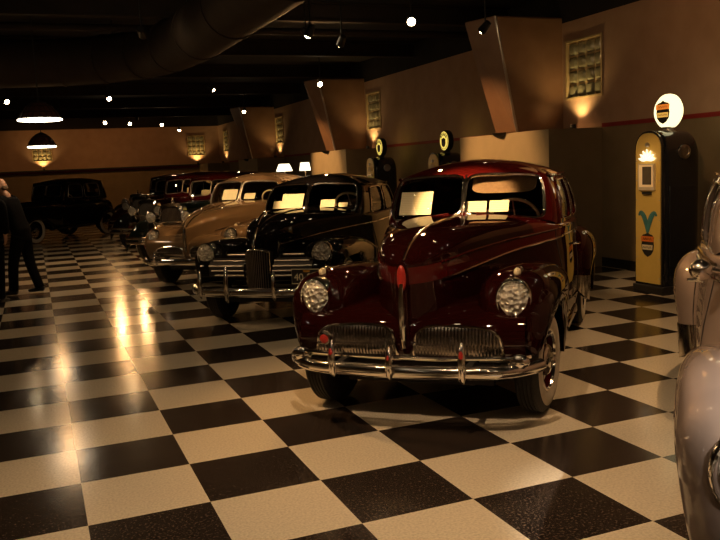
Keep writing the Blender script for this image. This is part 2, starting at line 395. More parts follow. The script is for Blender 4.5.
class House:
    """greenhouse of a car: side surface S(u, v) between a belt loop and an eave loop, and the roof dome"""
    def __init__(s, base, top, rise, bulge=.03):
        s.b = [Vector(p) for p in base]; s.t = [Vector(p) for p in top]; s.n = len(base)-1; s.rise = rise; s.bulge = bulge
        s.cx = (base[0][0]+base[-1][0])/2
    def curve(s, P, u):
        n = s.n
        def g(i):
            if i < 0: q = P[-i]; return Vector((q.x, -q.y, q.z))
            if i > n: q = P[2*n-i]; return Vector((q.x, -q.y, q.z))
            return P[i]
        i = min(int(u), n-1); t = u-i
        return cr(g(i-1), g(i), g(i+1), g(i+2), t)
    def S(s, u, v, side=1, off=0):
        b, t = s.curve(s.b, u), s.curve(s.t, u); p = b.lerp(t, v)
        e = 1e-3; uu = min(max(u, e), s.n-e)
        d = s.curve(s.b, uu+e).lerp(s.curve(s.t, uu+e), v) - s.curve(s.b, uu-e).lerp(s.curve(s.t, uu-e), v)
        nrm = Vector((d.y, -d.x, 0))
        if nrm.length > 1e-9: nrm.normalize()
        if nrm.dot(Vector((p.x-s.cx, p.y, 0))) < 0: nrm = -nrm
        p = p + nrm*(s.bulge*4*v*(1-v)+off)
        return Vector((p.x, p.y*side, p.z))
    def ring(s, h, m=10, n=6.5):
        """perimeter samples: outer square corner (s,t) and rounded hole point"""
        out = []
        sq = [(lerp(-1, 1, k/m), -1) for k in range(m)] + [(1, lerp(-1, 1, k/m)) for k in range(m)] + [(lerp(1, -1, k/m), 1) for k in range(m)] + [(-1, lerp(1, -1, k/m)) for k in range(m)]
        a, b, c, d = h
        for x, y in sq:
            f = 1/((abs(x)**n+abs(y)**n)**(1/n))
            out.append(((x, y), ((a+b)/2+(b-a)/2*x*f, (c+d)/2+(d-c)/2*y*f)))
        return out
    def panel(s, mb, u0, u1, side, hole=None, m=10, mati=0):
        if hole is None:
            k = max(2, int(round((u1-u0)*8)))
            mb.grid([[s.S(lerp(u0, u1, i/k), j/m, side) for j in range(m+1)] for i in range(k+1)], mat=mati); return
        R = s.ring(hole, m); rows = []
        for w in (0, .5, 1):
            rows.append([s.S(*(lerp((u0+u1)/2+(u1-u0)/2*x, hu, w), lerp((1+y)/2, hv, w)), side) for (x, y), (hu, hv) in R])
        rows.append([s.S(hu, hv, side, -.03) for _, (hu, hv) in R])
        mb.grid(rows, cv=True, mat=mati)
    def pane(s, hole, side, off=-.012, m=10):
        R = s.ring(hole, m); cu, cv_ = (hole[0]+hole[1])/2, (hole[2]+hole[3])/2; mb = MB()
        rows = [[s.S(lerp(cu, hu, w), lerp(cv_, hv, w), side, off) for _, (hu, hv) in R] for w in (1, .66, .33, .02)]
        mb.grid(rows, cv=True); return mb
    def loop(s, hole, side, off=.004, m=10):
        return [s.S(hu, hv, side, off) for _, (hu, hv) in s.ring(hole, m)]
    def roof(s, mb, mati=0, e=2.3):
        rows = []; nu = s.n*8
        for k in range(2*nu):
            u = k/8; side = 1
            if u > s.n: u = 2*s.n-u; side = -1
            p = s.curve(s.t, u); p = Vector((p.x, p.y*side, p.z))
            tx = [q.x for q in s.t]; lo, hi = min(tx), max(tx)
            c = Vector((min(max(p.x, lo+.45*(hi-lo)), hi-.45*(hi-lo)), 0, (s.t[0].z*.5+s.t[s.n//2].z*.5)))
            row = []
            for j in range(13):
                w = j/12; q = p.lerp(c, w)
                row.append((q.x, q.y, q.z + s.rise*(1-(1-w)**e)))
            rows.append(row)
        mb.grid(rows, cu=True, mat=mati)

def fender_front(cfg, side, x0=None, x1=None, a0=0, a1=1, off=0):
    F = cfg['ff']; xs = []
    xa, xb = F['x']; 
    for k in range(61): xs.append(lerp(xb, xa, k/60))
    nose = [xa - (xa-F['xn'])*(1-math.cos(t*PI/2/8)) for t in range(9)]
    xs = sorted(set([round(v, 4) for v in xs if v < F['xn']] + [round(v, 4) for v in nose]))
    rows = []
    for x in xs:
        if x0 is not None and not (x0 <= x <= x1): continue
        zt, yo, yi = tab(F['zt'], x), tab(F['yo'], x), tab(F['yi'], x)
        z0 = tab(F['z0'], x); zb = tab(F['zb'], x)
        r = F['arch'][1]; dx = x-F['arch'][0]
        if abs(dx) < r:
            zb = max(zb, .355 + math.sqrt(r*r-dx*dx)*F['arch'][2])
        zb = min(zb, z0-.005)
        yc = (yo+yi)/2; hw = (yo-yi)/2; zc = F['zc']; s = 1.0
        if x > F['xn']: s = max(.012, (1-((x-F['xn'])/(xa-F['xn']))**F['en'])**(1/F['en'])) if x < xa else .012
        if x < F['xt']: 
            q = (F['xt']-x)/(F['xt']-xb); s2 = max(.03, (1-min(q, 1)**2.2)**(1/2.2)); zt = z0+(zt-z0)*s2; yo = lerp(F['ytail'], yo, s2); hw = (yo-yi)/2; yc = (yo+yi)/2
        zt, z0, zb, hw = zc+(zt-zc)*s, zc+(z0-zc)*s, zc+(zb-zc)*s, hw*s
        prof = [(yc-hw, min(zb, z0-.01) if x > F['arch'][0]+r or x < F['arch'][0]-r else max(z0-.25, .5))]
        n = 16
        for k in range(n+1):
            a = PI*(1-k/n); prof.append((yc+hw*sp(math.cos(a), F['e']), z0+(zt-z0)*sp(math.sin(a), F['e'])))
        for k in range(1, 6):
            w = k/5; prof.append((yc+hw-F['tuck']*w*w*s, lerp(z0, zb, w)))
        prof.append((yc+hw-F['tuck']*s-.03*s, zb+.002*s))
        rows.append([(x, side*y, z) for y, z in prof])
    return rows

def fender_rear(cfg, side, xr=None, jr=None, off=0.0):
    F = cfg['rf']; rows = []; xa, xb = F['x']; ax = -cfg['wb']
    ts = [k/48 for k in range(49)]
    for t in ts:
        x = lerp(xa, xb, .5-.5*math.cos(PI*t))
        zt, yo, yi = tab(F['zt'], x), tab(F['yo'], x), F['yi']
        z0, zb = F['z0'], F['zb']; r = F['arch']; dx = x-ax
        if abs(dx) < r: zb = max(zb, .34+math.sqrt(r*r-dx*dx)*.9)
        zb = min(zb, z0-.005)
        q = (2*(x-xa)/(xb-xa)-1); s = max(.012, (1-abs(q)**F['en'])**(1/F['en'])); zc = F['zc']
        hw = (yo-yi)*s
        zt, z0, zb = zc+(zt-zc)*s, zc+(z0-zc)*s, zc+(zb-zc)*s
        prof = []; n = 12
        for k in range(n+1):
            a = PI/2*(1-k/n); prof.append((yi+hw*sp(math.cos(a), 2.6), z0+(zt-z0)*sp(math.sin(a), 2.6)))
        for k in range(1, 6):
            w = k/5; prof.append((yi+hw-.02*w*w*s, lerp(z0, zb, w)))
        prof.append((yi+hw-.05*s, zb+.002))
        if xr and not (xr[0] <= x <= xr[1]): continue
        row = [(x+(off if off else 0), side*(y+off), z) for y, z in prof]
        if jr: row = row[jr[0]:jr[1]]
        rows.append(row)
    return rows

def body_rows(cfg):
    B = cfg['body']; rows = []; x0, x1 = B['x']
    xs = [x0 - .10*(1-math.cos(k*PI/2/6)) for k in range(7)]
    xs += [lerp(x0-.10, x1+.25, k/44) for k in range(1, 45)] + [x1+.25-.25*math.sin(k*PI/2/6) for k in range(1, 7)]
    for x in xs:
        zt, yb, z1, z2, yl, zl = (tab(B[k], x) for k in ('zt', 'yb', 'z1', 'z2', 'yl', 'zl'))
        half = []; n = 10
        for k in range(n+1):
            a = PI/2*k/n; half.append((yb*sp(math.sin(a), B['e']), z1+(zt-z1)*sp(math.cos(a), B['e'])))
        for k in range(1, 4): half.append((yb+.004, lerp(z1, z2, k/3)))
        for k in range(1, 7):
            w = k/6; half.append((lerp(yb, yl, w)+.03*math.sin(PI*w)*min(1, yb/.5), lerp(z2, zl, w)))
        row = [(x, y, z) for y, z in half]
        rows.append([(x, -y, z) for _, y, z in reversed(row[1:])] + row)
    return rows, 10, 13, 19

def make_wheel(parent, x, y, side, cfg, r=.355, steer=0):
    w = cfg.get('tire_w', .165)
    M = Matrix.Translation(Vector((x, y, r))) @ Matrix.Rotation(steer, 4, 'Z') @ aim((0, side, 0))
    prof = [(.19, -w*.40), (.24, -w*.5), (r-.05, -w*.5), (r-.018, -w*.44), (r-.002, -w*.34)]
    for k in range(5):             # tread grooves
        a = lerp(-w*.30, w*.30, k/4); prof += [(r, a-.006), (r, a+.006), (r-.008, a+.009), (r-.008, a+.014)]
    prof += [(r-.002, w*.34), (r-.018, w*.44), (r-.05, w*.5), (.24, w*.5), (.19, w*.40)]
    t = MB().lathe(prof, M, 40).build('wheel', RUBBER, parent)
    ww = cfg.get('ww', (.215, .312))
    if ww:
        MB().lathe([(ww[0], w*.47), (ww[0]+.012, w*.5+.006), ((ww[0]+ww[1])/2, w*.5+.012), (ww[1]-.012, w*.5+.006), (ww[1], w*.47)], M, 40).build('whitewall_band', WHITEWALL, t)
    MB().lathe([(.225, w*.32), (.222, w*.46), (.205, w*.46), (.19, w*.25), (.12, w*.34), (.10, w*.36), (.001, w*.36)], M, 32).build('rim_disc', cfg['rim'], t)
    MB().lathe([(.105, w*.34), (.105, w*.42), (.09, w*.52), (.05, w*.60), (.001, w*.63)], M, 24).build('hubcap', CHROME, t)
    if cfg.get('ringtrim', True):
        MB().lathe([(.214, w*.44), (.212, w*.50), (.198, w*.50), (.192, w*.40)], M, 36).build('trim_ring', CHROME, t)
    return t

def apron_x(cfg, y, z):
    A = cfg['apron']; q = min(1, abs((z-A['zc'])/A['hz']))
    return A['x0']+(A['xf']-A['k']*(y/.68)**2-A['x0'])*(1-q**3)**(1/3)

def seats(car, cfg):
    for nm, x, lab in (('front_seat', cfg['seat'][0], None), ('rear_seat', cfg['seat'][1], None)):
        mb = MB(); w = .60
        rows = []
        for i in range(9):
            y = lerp(-w, w, i/8); e = (1-abs(y/w)**6)
            rows.append([(x+px, y, .62+pz*(.9+.1*e)) for px, pz in ((.5, -.25), (.52, -.06), (.48, 0), (.1, .0), (.02, .06), (-.08, .50), (-.12, .56), (-.19, .55), (-.22, .48), (-.14, -.25))])
        mb.grid(rows, cv=True); mb.ngon(rows[0]); mb.ngon(rows[-1])
        mb.build(nm, cfg.get('seatmat', FABRIC), car)
    xd, zd = cfg['dash']
    MB().box((xd, 0, zd), (.22, 1.12, .14)).build('dashboard', cfg['dashmat'], car, bevel=.03)
    c = Vector((xd-.30, .34, zd+.06)); ax = Vector((-.8, 0, .6))
    ring = [at(c, ax) @ Vector((.205*math.cos(a), .205*math.sin(a), 0)) for a in [2*PI*k/32 for k in range(32)]]
    st = MB().tube(ring, .014, 8, closed=True).build('steering_wheel', IVORY, car)
    mb = MB().tube([c, c-ax*.42], .02, 8)
    for k in range(3):
        a = 2*PI*k/3+PI/2; mb.tube([c, at(c, ax) @ Vector((.2*math.cos(a), .2*math.sin(a), 0))], .007, 6)
    mb.build('column_and_spokes', DCHROME, st)

def headlight(car, cfg, side, label=None):
    H = cfg['hl']; c = Vector((H['c'][0], side*H['c'][1], H['c'][2])); d = Vector((1, side*H.get('splay', .08), H.get('tilt', .04))).normalized()
    M = at(c, d) @ Matrix.Rotation(0, 4, 'Z'); r = H['r']; rows = []
    up = Vector((0, 0, 1)); lat = up.cross(d).normalized(); up = d.cross(lat)
    def egg(a, s):
        y, z = math.cos(a), math.sin(a); k = 1.0
        if z < 0: z *= H['egg']; y *= (1-.22*(-z/H['egg'])**2*(H['egg']-1)*3)
        else: z *= 1.05
        return lat*(y*r*s*H.get('wide', .92))+up*(z*r*s)
    for s, dz in ((1.02, -.10), (1.06, -.03), (1.04, .02), (.95, .035), (.88, .022), (.86, .005)):
        rows.append([c+egg(2*PI*k/32, s)+d*dz for k in range(32)])
    b = MB().grid(rows, cv=True).build('headlight', CHROME, car)
    rows = [[c+egg(2*PI*k/32, s)+d*dz for k in range(32)] for s, dz in ((.88, .012), (.75, .035), (.5, .055), (.25, .064), (.01, .067))]
    MB().grid(rows, cv=True).build('headlight_lens', LENS, b)
    return b

def sweep_bar(path, prof, mb):
    """open path in plan swept with a (normal, z) section, closed section"""
    rows = []
    for i, p in enumerate(path):
        a = Vector(path[max(i-1, 0)]); b = Vector(path[min(i+1, len(path)-1)]); t = (b-a); t.z = 0; t.normalize(); nn = Vector((t.y, -t.x, 0))
        if nn.dot(Vector(p)-Vector((-.6, 0, 0))) < 0: nn = -nn
        rows.append([(p[0]+nn.x*q[0], p[1]+nn.y*q[0], p[2]+q[1]) for q in prof])
    mb.grid(rows, cv=True); mb.ngon(rows[0]); mb.ngon(rows[-1]); return mb
def bumper(car, cfg):
    U = cfg['bumper']; W = U['w']
    def px(y, f): return U['x'] - .11*(y/W)**2 - f*abs(y/W)**7
    P = [(px(W*math.sin(a), U['wrap']), W*math.sin(a)*(1.0), U['z']) for a in [lerp(-PI/2, PI/2, k/40) for k in range(41)]]
    h = U['h']; prof = [(-.008, -h), (.012, -h*.95), (.03, -h*.6), (.037, 0), (.03, h*.6), (.012, h*.95), (-.008, h)]
    b = sweep_bar(P, prof, MB()).build('bumper', CHROME, car)
    if U.get('upper'):
        zu = U['upper']; P2 = [(px(y, U['wrap'])-.005, y, zu-.03*abs(y/W)**6) for y in [W*.93*math.sin(lerp(-PI/2, PI/2, k/40)) for k in range(41)]]
        sweep_bar(P2, [(.016*math.cos(a), .014*math.sin(a)) for a in [2*PI*k/8 for k in range(8)]], MB()).build('upper_bumper_bar', CHROME, b)
        for s in (-1, 1):
            y = s*W*.86; MB().ell((px(y, U['wrap'])+.005, y, (U['z']+zu)/2+.01), (.035, .07, .05)).build('bumper_end_loop', CHROME, b)
    for y, z0, z1 in U['guards']:
        x = px(y, U['wrap'])+.035
        g = MB().tube([(x, y, z0), (x+.02, y, z0+.03), (x+.028, y, (z0+z1)/2), (x+.015, y, z1-.03), (x, y, z1)], [.008, .022, .026, .02, .008], 10).build('bumper_guard', CHROME, b)
        if U.get('red'): MB().ell((x+.035, y, z1-.09), (.012, .016, .05), nu=10, nv=8).build('red_insert', RUBY, g)
    for s in (-1, 1):
        MB().box((U['x']-.22, s*.42, U['z']), (.36, .04, .07)).build('bumper_bracket', DARK, b)
    return b

def late_car(name, label, cat, loc, deg, cfg):
    car = thing(name, label, cat, (loc[0], loc[1], 0), math.radians(deg))
    H = House(cfg['base'], cfg['top'], cfg['rise'])
    mats = cfg['mats']                 # body, band, cabin, fender
    rows, ia, ib, nh = body_rows(cfg); xcowl = cfg['xcowl']
    nrow = len(rows[0]); mid = nrow//2
    def mf(i, j):
        k = min(abs(j-mid), abs(j+1-mid)); x = rows[i][mid][0]
        if ia <= k < ib and x > cfg.get('band_end', -9): return 1
        if k < ia and x < xcowl: return 2
        return 0
    mb = MB().grid(rows, matfn=mf); mb.ngon(rows[0], 0); mb.ngon(rows[-1], 0)
    body = mb.build('body', [mats[0], mats[1], mats[2]], car, angle=50)
    # trim lines along the belt
    for s in (-1, 1):
        for jj, rad in ((ia, .007), (ib, .008)):
            if jj == ia and mats[1] is mats[0]: continue
            P = [Vector(r[mid+s*jj]) + Vector((0, s*.004, 0)) for r in rows if cfg['trim'][0] <= r[0][0] <= cfg['trim'][1]]
            MB().tube(P, rad, 6).build('belt_trim', CHROME if jj == ib else mats[1], body)
    P = [Vector(r[mid]) + Vector((0, 0, .004)) for r in rows[3:] if r[0][0] > cfg['base'][0][0]+.06]
    MB().tube(P, .009, 6).build('hood_centre_trim', CHROME, body)
    # door and hood seams: dark shallow gaps
    for s in (-1, 1):
        for xd in cfg['seams']:
            q = min(range(len(rows)), key=lambda i: abs(rows[i][0][0]-xd)); R = rows[q]
            P = [Vector(R[mid+s*j]) for j in range(ia, nh)]
            MB().tube(P, .0045, 5).build('door_gap', DARK, body)
        for xh in cfg['handles']:
            q = min(range(len(rows)), key=lambda i: abs(rows[i][0][0]-xh)); p = Vector(rows[q][mid+s*(ib+1)])
            MB().tube([p+Vector((.0, s*.002, 0)), p+Vector((0, s*.045, 0)), p+Vector((-.03, s*.05, 0)), p+Vector((-.13, s*.042, -.005))], [.012, .011, .010, .007], 8).build('door_handle', CHROME, body)
    # greenhouse
    cab = MB()
    for s in (-1, 1):
        last = 0.0
        for (u0, u1, hole) in cfg['panels']: H.panel(cab, u0, u1, s, hole)
    H.roof(cab)
    cabo = cab.build('cabin', mats[2], car, angle=32)
    for s in (-1, 1):
        for (u0, u1, hole) in cfg['panels']:
            if not hole: continue
            nm = 'windshield' if u1 <= 2.01 else ('rear_window' if u0 > 6 else 'side_window')
            g = H.pane(hole, s).build(nm, GLASS, car)
            MB().tube(H.loop(hole, s, .006), .013 if nm == 'windshield' else .008, 6, closed=True).build('window_trim', cfg.get('wtrim', CHROME), g)
        P = [H.curve(H.t, u/8) for u in range(18, (H.n-2)*8)]
        MB().tube([Vector((p.x, p.y*s+.012*s, p.z)) for p in P], .012, 6).build('drip_rail', cfg.get('driprail', mats[2]), cabo)
    MB().tube([H.S(0, .03, 1, .006), H.S(0, .5, 1, .008), H.S(0, .95, 1, .006)], .011, 6).build('windshield_post', CHROME, cabo)
    for s in (-1, 1):                                                   # wipers
        p0 = H.S(.85, .0, s, .05); MB().tube([p0, H.S(.85, .06, s, .035), H.S(.35, .10, s, .02)], .007, 6).build('wiper', CHROME, cabo)
        MB().ell(p0, (.02, .02, .02), nu=10, nv=6).build('wiper_pivot', CHROME, cabo)
    # interior
    cfg['dashmat'] = mats[2]; seats(car, cfg)
    if cfg.get('visor'):
        x = cfg['top'][0][0]-.16; z = cfg['top'][0][2]
        for s in ((1, -1) if cfg['visor'] == 2 else (1,)):
            mb = MB(); rws = []
            for t in range(2):
                rws.append([(x+(.02 if t else 0)+.10*(1-(zz+.5)), s*(.30+.27*yy), z-.07+.10*zz) for yy, zz in [(sp(math.cos(a), 5), sp(math.sin(a), 5)) for a in [2*PI*k/20 for k in range(20)]]])
            mb.grid(rws, cv=True); mb.ngon(rws[0]); mb.ngon(rws[1]); mb.build('sun_visor', FABRIC, car)
    # fenders
    for s in (-1, 1):
        f = MB().grid(fender_front(cfg, s)); fo = f.build('front_fender', mats[3], car, angle=55)
        md = fo.modifiers.new('thickness', 'SOLIDIFY'); md.thickness = .012; md.offset = -1
        r = MB().grid(fender_rear(cfg, s)); ro = r.build('rear_fender', mats[3], car, angle=55)
        md = ro.modifiers.new('thickness', 'SOLIDIFY'); md.thickness = .012; md.offset = -1
        if cfg.get('guard'):
            xg = cfg['rf']['x'][0]
            g = MB().grid(fender_rear(cfg, s, (xg-.22, xg+.01), (14, 18), .006)).build('stone_guard', STONEG, ro)
        if cfg.get('parking'):
            px, py = cfg['parking']; zt = tab(cfg['ff']['zt'], px)
            pk = MB().ell((px, s*py, zt-.005), (.09, .028, .035)).build('parking_lamp', mats[3] if cfg.get('pk_paint') else CHROME, fo)
            MB().ell((px+.055, s*py, zt-.003), (.04, .024, .028), nu=12, nv=8).build('parking_lamp_lens', IVORY, pk)
        make_wheel(car, 0, s*cfg['track'], s, cfg, steer=cfg.get('steer', 0))
        make_wheel(car, -cfg['wb'], s*cfg['track'], s, cfg)
        if cfg.get('hl'): headlight(car, cfg, s)
        MB().box((-cfg['wb']/2, s*.74, .30), (cfg['wb']-1.5, .16, .10)).build('sill', mats[0], car, bevel=.03)
    # underside
    MB().box((-cfg['wb']/2-.1, 0, .33), (cfg['wb']+.9, 1.0, .16)).build('chassis', DARK, car)
    for xa in (0, -cfg['wb']): MB().tube([(xa, -cfg['track']+.05, .33), (xa, cfg['track']-.05, .33)], .048, 8).build('axle', DARK, car)
    # front apron between the fenders
    A = cfg['apron']; rws = []
    for i in range(33):
        y = lerp(-A['w'], A['w'], i/32); row = []
        for k in range(17):
            a = lerp(-PI/2, PI/2, k/16); xf = A['xf']-A['k']*(y/.68)**2
            row.append((A['x0']+(xf-A['x0'])*abs(math.cos(a))**(2/3) if k not in (0, 16) else A['x0'], y, A['zc']+A['hz']*sp(math.sin(a), 3)))
        rws.append(row)
    MB().grid(rws).build('front_apron', mats[3], car, angle=60)
    cfg['front'](car, cfg)
    bumper(car, cfg)
    if cfg.get('finish'): cfg['finish'](car, cfg, H)
    return car

def grille_split(car, cfg):
    """two low grilles of upright bars either side of a chrome prow strip"""
    G = cfg['grille']
    for s in (-1, 1):
        back = MB(); fins = MB(); n = G['n']; y0, y1, zl, zh = G['y0'], G['y1'], G['zl'], G['zh']
        def top(t):
            e = abs(2*t-1); h = (1-e**5)**(1/3) if e < 1 else 0
            return lerp(zl, zh-.06*max(0, t-.4)**1.5, .25+.75*h)
        def bot(t): return zl + .03*t*t
        rowsb = []
        for i in range(25):
            t = i/24; y = lerp(y0, y1, t); zb, zt = bot(t), top(t)
            rowsb.append([(apron_x(cfg, y, lerp(zb, zt, k/6))+.006, s*y, lerp(zb, zt, k/6)) for k in range(7)])
        gb = back.grid(rowsb).build('grille', GRILLED, car)
        for i in range(n):
            t = (i+.5)/n; y = lerp(y0+.004, y1-.004, t); zb, zt = bot(t), top(t)
            P = [(apron_x(cfg, y, lerp(zb, zt, k/7))+.014, s*y, lerp(zb, zt, k/7)) for k in range(8)]
            fins.tube(P, .0042, 4, ry=.010, up=(0, 1, 0))
        fins.build('grille_bars', GRBAR, gb)
        loop = [(apron_x(cfg, lerp(y0, y1, t/24), top(t/24))+.016, s*lerp(y0, y1, t/24), top(t/24)) for t in range(25)]
        loop += [(apron_x(cfg, lerp(y0, y1, t/24), bot(t/24))+.016, s*lerp(y0, y1, t/24), bot(t/24)) for t in range(24, -1, -1)]
        MB().tube(loop, .009, 6, closed=True).build('grille_frame', CHROME, gb)
    p = G['prow']
    st = MB().tube([Vector(q) for q in p], [.012] + [.021]*(len(p)-2) + [.012], 8).build('prow_strip', CHROME, car)
    if G.get('crest'):
        z = G['crest']; x = cfg['body']['x'][0]
        MB().ell((x+.012, 0, z), (.022, .030, .085), nu=12, nv=10).build('red_crest', RUBY, st)
    if G.get('lamp'):
        y, z = G['lamp']; x = apron_x(cfg, abs(y), z)+.02
        b = MB().lathe([(.0, .03), (.025, .03), (.042, .022), (.048, .01), (.048, -.02)], at((x, y, z), (1, 0, 0)), 20).build('grille_badge', CHROME, car)
        MB().lathe([(0, .036), (.02, .034), (.03, .028)], at((x, y, z), (1, 0, 0)), 16).build('badge_enamel', RUBY, b)

CAR1 = dict(
    mats=(MAROON, RED, RED, MAROON), wb=3.02, track=.735, rim=RED, steer=-.11, xcowl=-.92, band_end=-1.75, trim=(-3.6, .54),
    body=dict(x=(.66, -4.35), e=2.7,
        zt=[(-4.35,.72),(-4.15,.92),(-3.8,1.06),(-3.3,1.16),(-1.5,1.2),(-1.1,1.275),(-.5,1.275),(0,1.26),(.3,1.225),(.5,1.17),(.62,1.10)],
        yb=[(-4.35,.30),(-4.1,.52),(-3.6,.68),(-3.0,.76),(-2.2,.79),(-1.5,.75),(-1.1,.66),(-.5,.47),(0,.345),(.3,.262),(.45,.20),(.55,.125),(.62,.03)],
        z1=[(-4.35,.68),(-3.8,.95),(-3.2,1.08),(-1.2,1.125),(0,1.11),(.62,1.06)],
        z2=[(-4.35,.62),(-3.8,.90),(-3.2,1.03),(-1.2,1.045),(0,1.0),(.62,.955)],
        yl=[(-4.35,.28),(-4.0,.55),(-3,.80),(-1.3,.80),(-.9,.6),(0,.38),(.4,.22),(.62,.03)],
        zl=[(-4.35,.45),(-3.5,.36),(-1,.34),(.2,.45),(.62,.52)]),
    base=[(-1.13,0,1.25),(-1.17,.33,1.235),(-1.29,.655,1.20),(-1.52,.735,1.15),(-2.25,.765,1.12),(-2.95,.745,1.12),(-3.38,.60,1.12),(-3.56,.33,1.13),(-3.6,0,1.13)],
    top=[(-1.36,0,1.60),(-1.39,.32,1.595),(-1.50,.60,1.575),(-1.66,.65,1.555),(-2.2,.685,1.56),(-2.7,.655,1.55),(-2.98,.52,1.53),(-3.08,.28,1.51),(-3.1,0,1.505)],
    rise=.135, panels=[(0,2,(.03,1.95,.02,.97)),(2,3.12,None),(3.12,4.02,(3.17,3.95,.10,.90)),(4.02,5.0,(4.08,4.9,.10,.90)),(5.0,7.0,None),(7,8,(7.15,7.96,.3,.9))],
    seams=(-1.32, -2.3, -3.15), handles=(-2.12, -2.95), seat=(-2.25, -3.1), dash=(-1.42, 1.14), visor=1,
    ff=dict(x=(.52, -1.35), xn=.15, xt=-.45, en=3.4, zc=.64, e=2.5, tuck=.03, ytail=.80, arch=(0, .49, .84),
        zt=[(-1.35,.76),(-.9,.90),(-.5,.965),(-.1,.995),(.15,1.0),(.63,.99)], yo=[(-1.35,.82),(-.8,.885),(0,.905),(.3,.90),(.63,.89)],
        yi=[(-1.35,.6),(-.6,.44),(0,.38),(.63,.42)], z0=[(-1.35,.70),(0,.77),(.63,.76)], zb=[(-1.35,.30),(-.46,.29),(-.44,.3),(.44,.42),(.63,.42)]),
    rf=dict(x=(-2.38, -3.85), zt=[(-3.85,.75),(-3.3,.98),(-2.9,1.03),(-2.38,1.0)], yo=[(-3.85,.86),(-3.0,.955),(-2.38,.95)], yi=.68, z0=.74, zb=.28, zc=.62, en=3.2, arch=.42),
    guard=True, parking=(.28, .665), apron=dict(x0=.10, xf=.645, k=.05, w=.74, zc=.60, hz=.205),
    hl=dict(c=(.475, .66, .845), r=.119, egg=1.22), front=grille_split,
    grille=dict(y0=.055, y1=.615, zl=.475, zh=.70, n=26, prow=[(.69,0,.97),(.69,0,.85),(.685,0,.7),(.67,0,.56)], crest=1.0, lamp=(-.545, .60)),
    bumper=dict(x=.80, w=.825, z=.44, h=.042, wrap=.20, upper=.53, red=True, guards=[(-.43,.395,.625),(-.045,.40,.60),(.40,.385,.635)]),
)

import copy
def derive(source, **kw):
    c = {}
    for k, v in source.items():
        c[k] = copy.deepcopy(v) if isinstance(v, (dict, list)) and k not in ('mats',) else v
    for k, v in kw.items():
        if isinstance(v, dict) and isinstance(c.get(k), dict): c[k].update(v)
        else: c[k] = v
    return c

def grille_tall(car, cfg):
    """tall narrow centre grille of fine upright bars, barred side grilles, hood strip"""
    A = cfg['apron']; zl, zh, w = .44, .88, .135
    def sx(y): return .73-.10*(y/w)**2
    rows = [[(sx(y)-.012, y, lerp(zl, zh-.05*(y/w)**2, k/8)) for k in range(9)] for y in [lerp(-w, w, i/16) for i in range(17)]]
    g = MB().grid(rows)
    g.grid([[(sx(y)-.012 if s else .45, y, zh-.05*(y/w)**2) for s in (0, 1)] for y in [lerp(-w, w, i/16) for i in range(17)]])
    for s in (-1, 1): g.grid([[(.45, s*w, zl), (.45, s*w, zh-.05)], [(sx(w)-.012, s*w, zl), (sx(w)-.012, s*w, zh-.05)]])
    go = g.build('grille', GRILLED, car)
    f = MB()
    for i in range(15):
        y = lerp(-w, w, i/14); f.tube([(sx(y), y, zl), (sx(y), y, zh-.05*(y/w)**2)], .0048, 5)
    f.build('grille_bars', DCHROME, go)
    loop = [(sx(y)+.004, y, zh-.05*(y/w)**2) for y in [lerp(-w, w, i/12) for i in range(13)]] + [(sx(w)+.004, w, zl), (sx(0)+.004, 0, zl-.01), (sx(w)+.004, -w, zl)]
    MB().tube(loop, .010, 6, closed=True).build('grille_frame', CHROME, go)
    for s in (-1, 1):
        sb = MB(); y0, y1 = .17, .60
        sb.grid([[(apron_x(cfg, y, z)+.004, s*y, z) for z in [lerp(.58, .80, k/6) for k in range(7)]] for y in [lerp(y0, y1, i/12) for i in range(13)]])
        so = sb.build('side_grille', GRILLED, car); bars = MB()
        for k in range(5):
            z = .59+.05*k; bars.tube([(apron_x(cfg, y, z)+.012, s*y, z) for y in [lerp(y0, y1-.04*abs(k-2), i/12) for i in range(13)]], .009, 6)
        bars.build('side_grille_bars', DCHROME, so)
    P = [(.735, 0, .88), (.715, 0, .96), (.69, 0, 1.02), (.60, 0, 1.10)]
    MB().tube(P, [.012, .018, .018, .010], 8).build('prow_strip', CHROME, car)
    orn = MB().tube([(.58, 0, 1.13), (.50, 0, 1.20), (.36, 0, 1.25), (.22, 0, 1.255)], [.008, .016, .018, .004], 8).build('hood_ornament', CHROME, car)
def plate(car, cfg, H):
    p = MB().box((.805, .60, .60), (.012, .30, .15)).build('license_plate', PLATEM, car, bevel=.004)
    fr = [(.812, .60+.15*a, .60+.075*b) for a, b in ((-1,-1),(1,-1),(1,1),(-1,1))]
    MB().tube(fr, .005, 6, closed=True).build('plate_frame', PLATEW, p)
    text_mesh('plate_number', '40-0', .105, PLATEW, p, (.813, .57, .59), (PI/2, 0, PI/2))
    MB().box((.812, .615, .655), (.004, .07, .018)).build('plate_date_tab', PLATEY, p)
    MB().tube([(.74, .60, .45), (.795, .60, .5), (.795, .60, .58)], .012, 6).build('plate_bracket', DARK, p)
PLATEM = vary(mat('black_plate_enamel', (.02, .018, .016), .4, coat=.3), (.03, .026, .022), scale=8)
PLATEW = vary(mat('cream_plate_enamel', (.72, .66, .48), .5), (.66, .6, .42), scale=8)
PLATEY = vary(mat('orange_plate_tab', (.75, .38, .05), .5), (.65, .32, .04), scale=8)

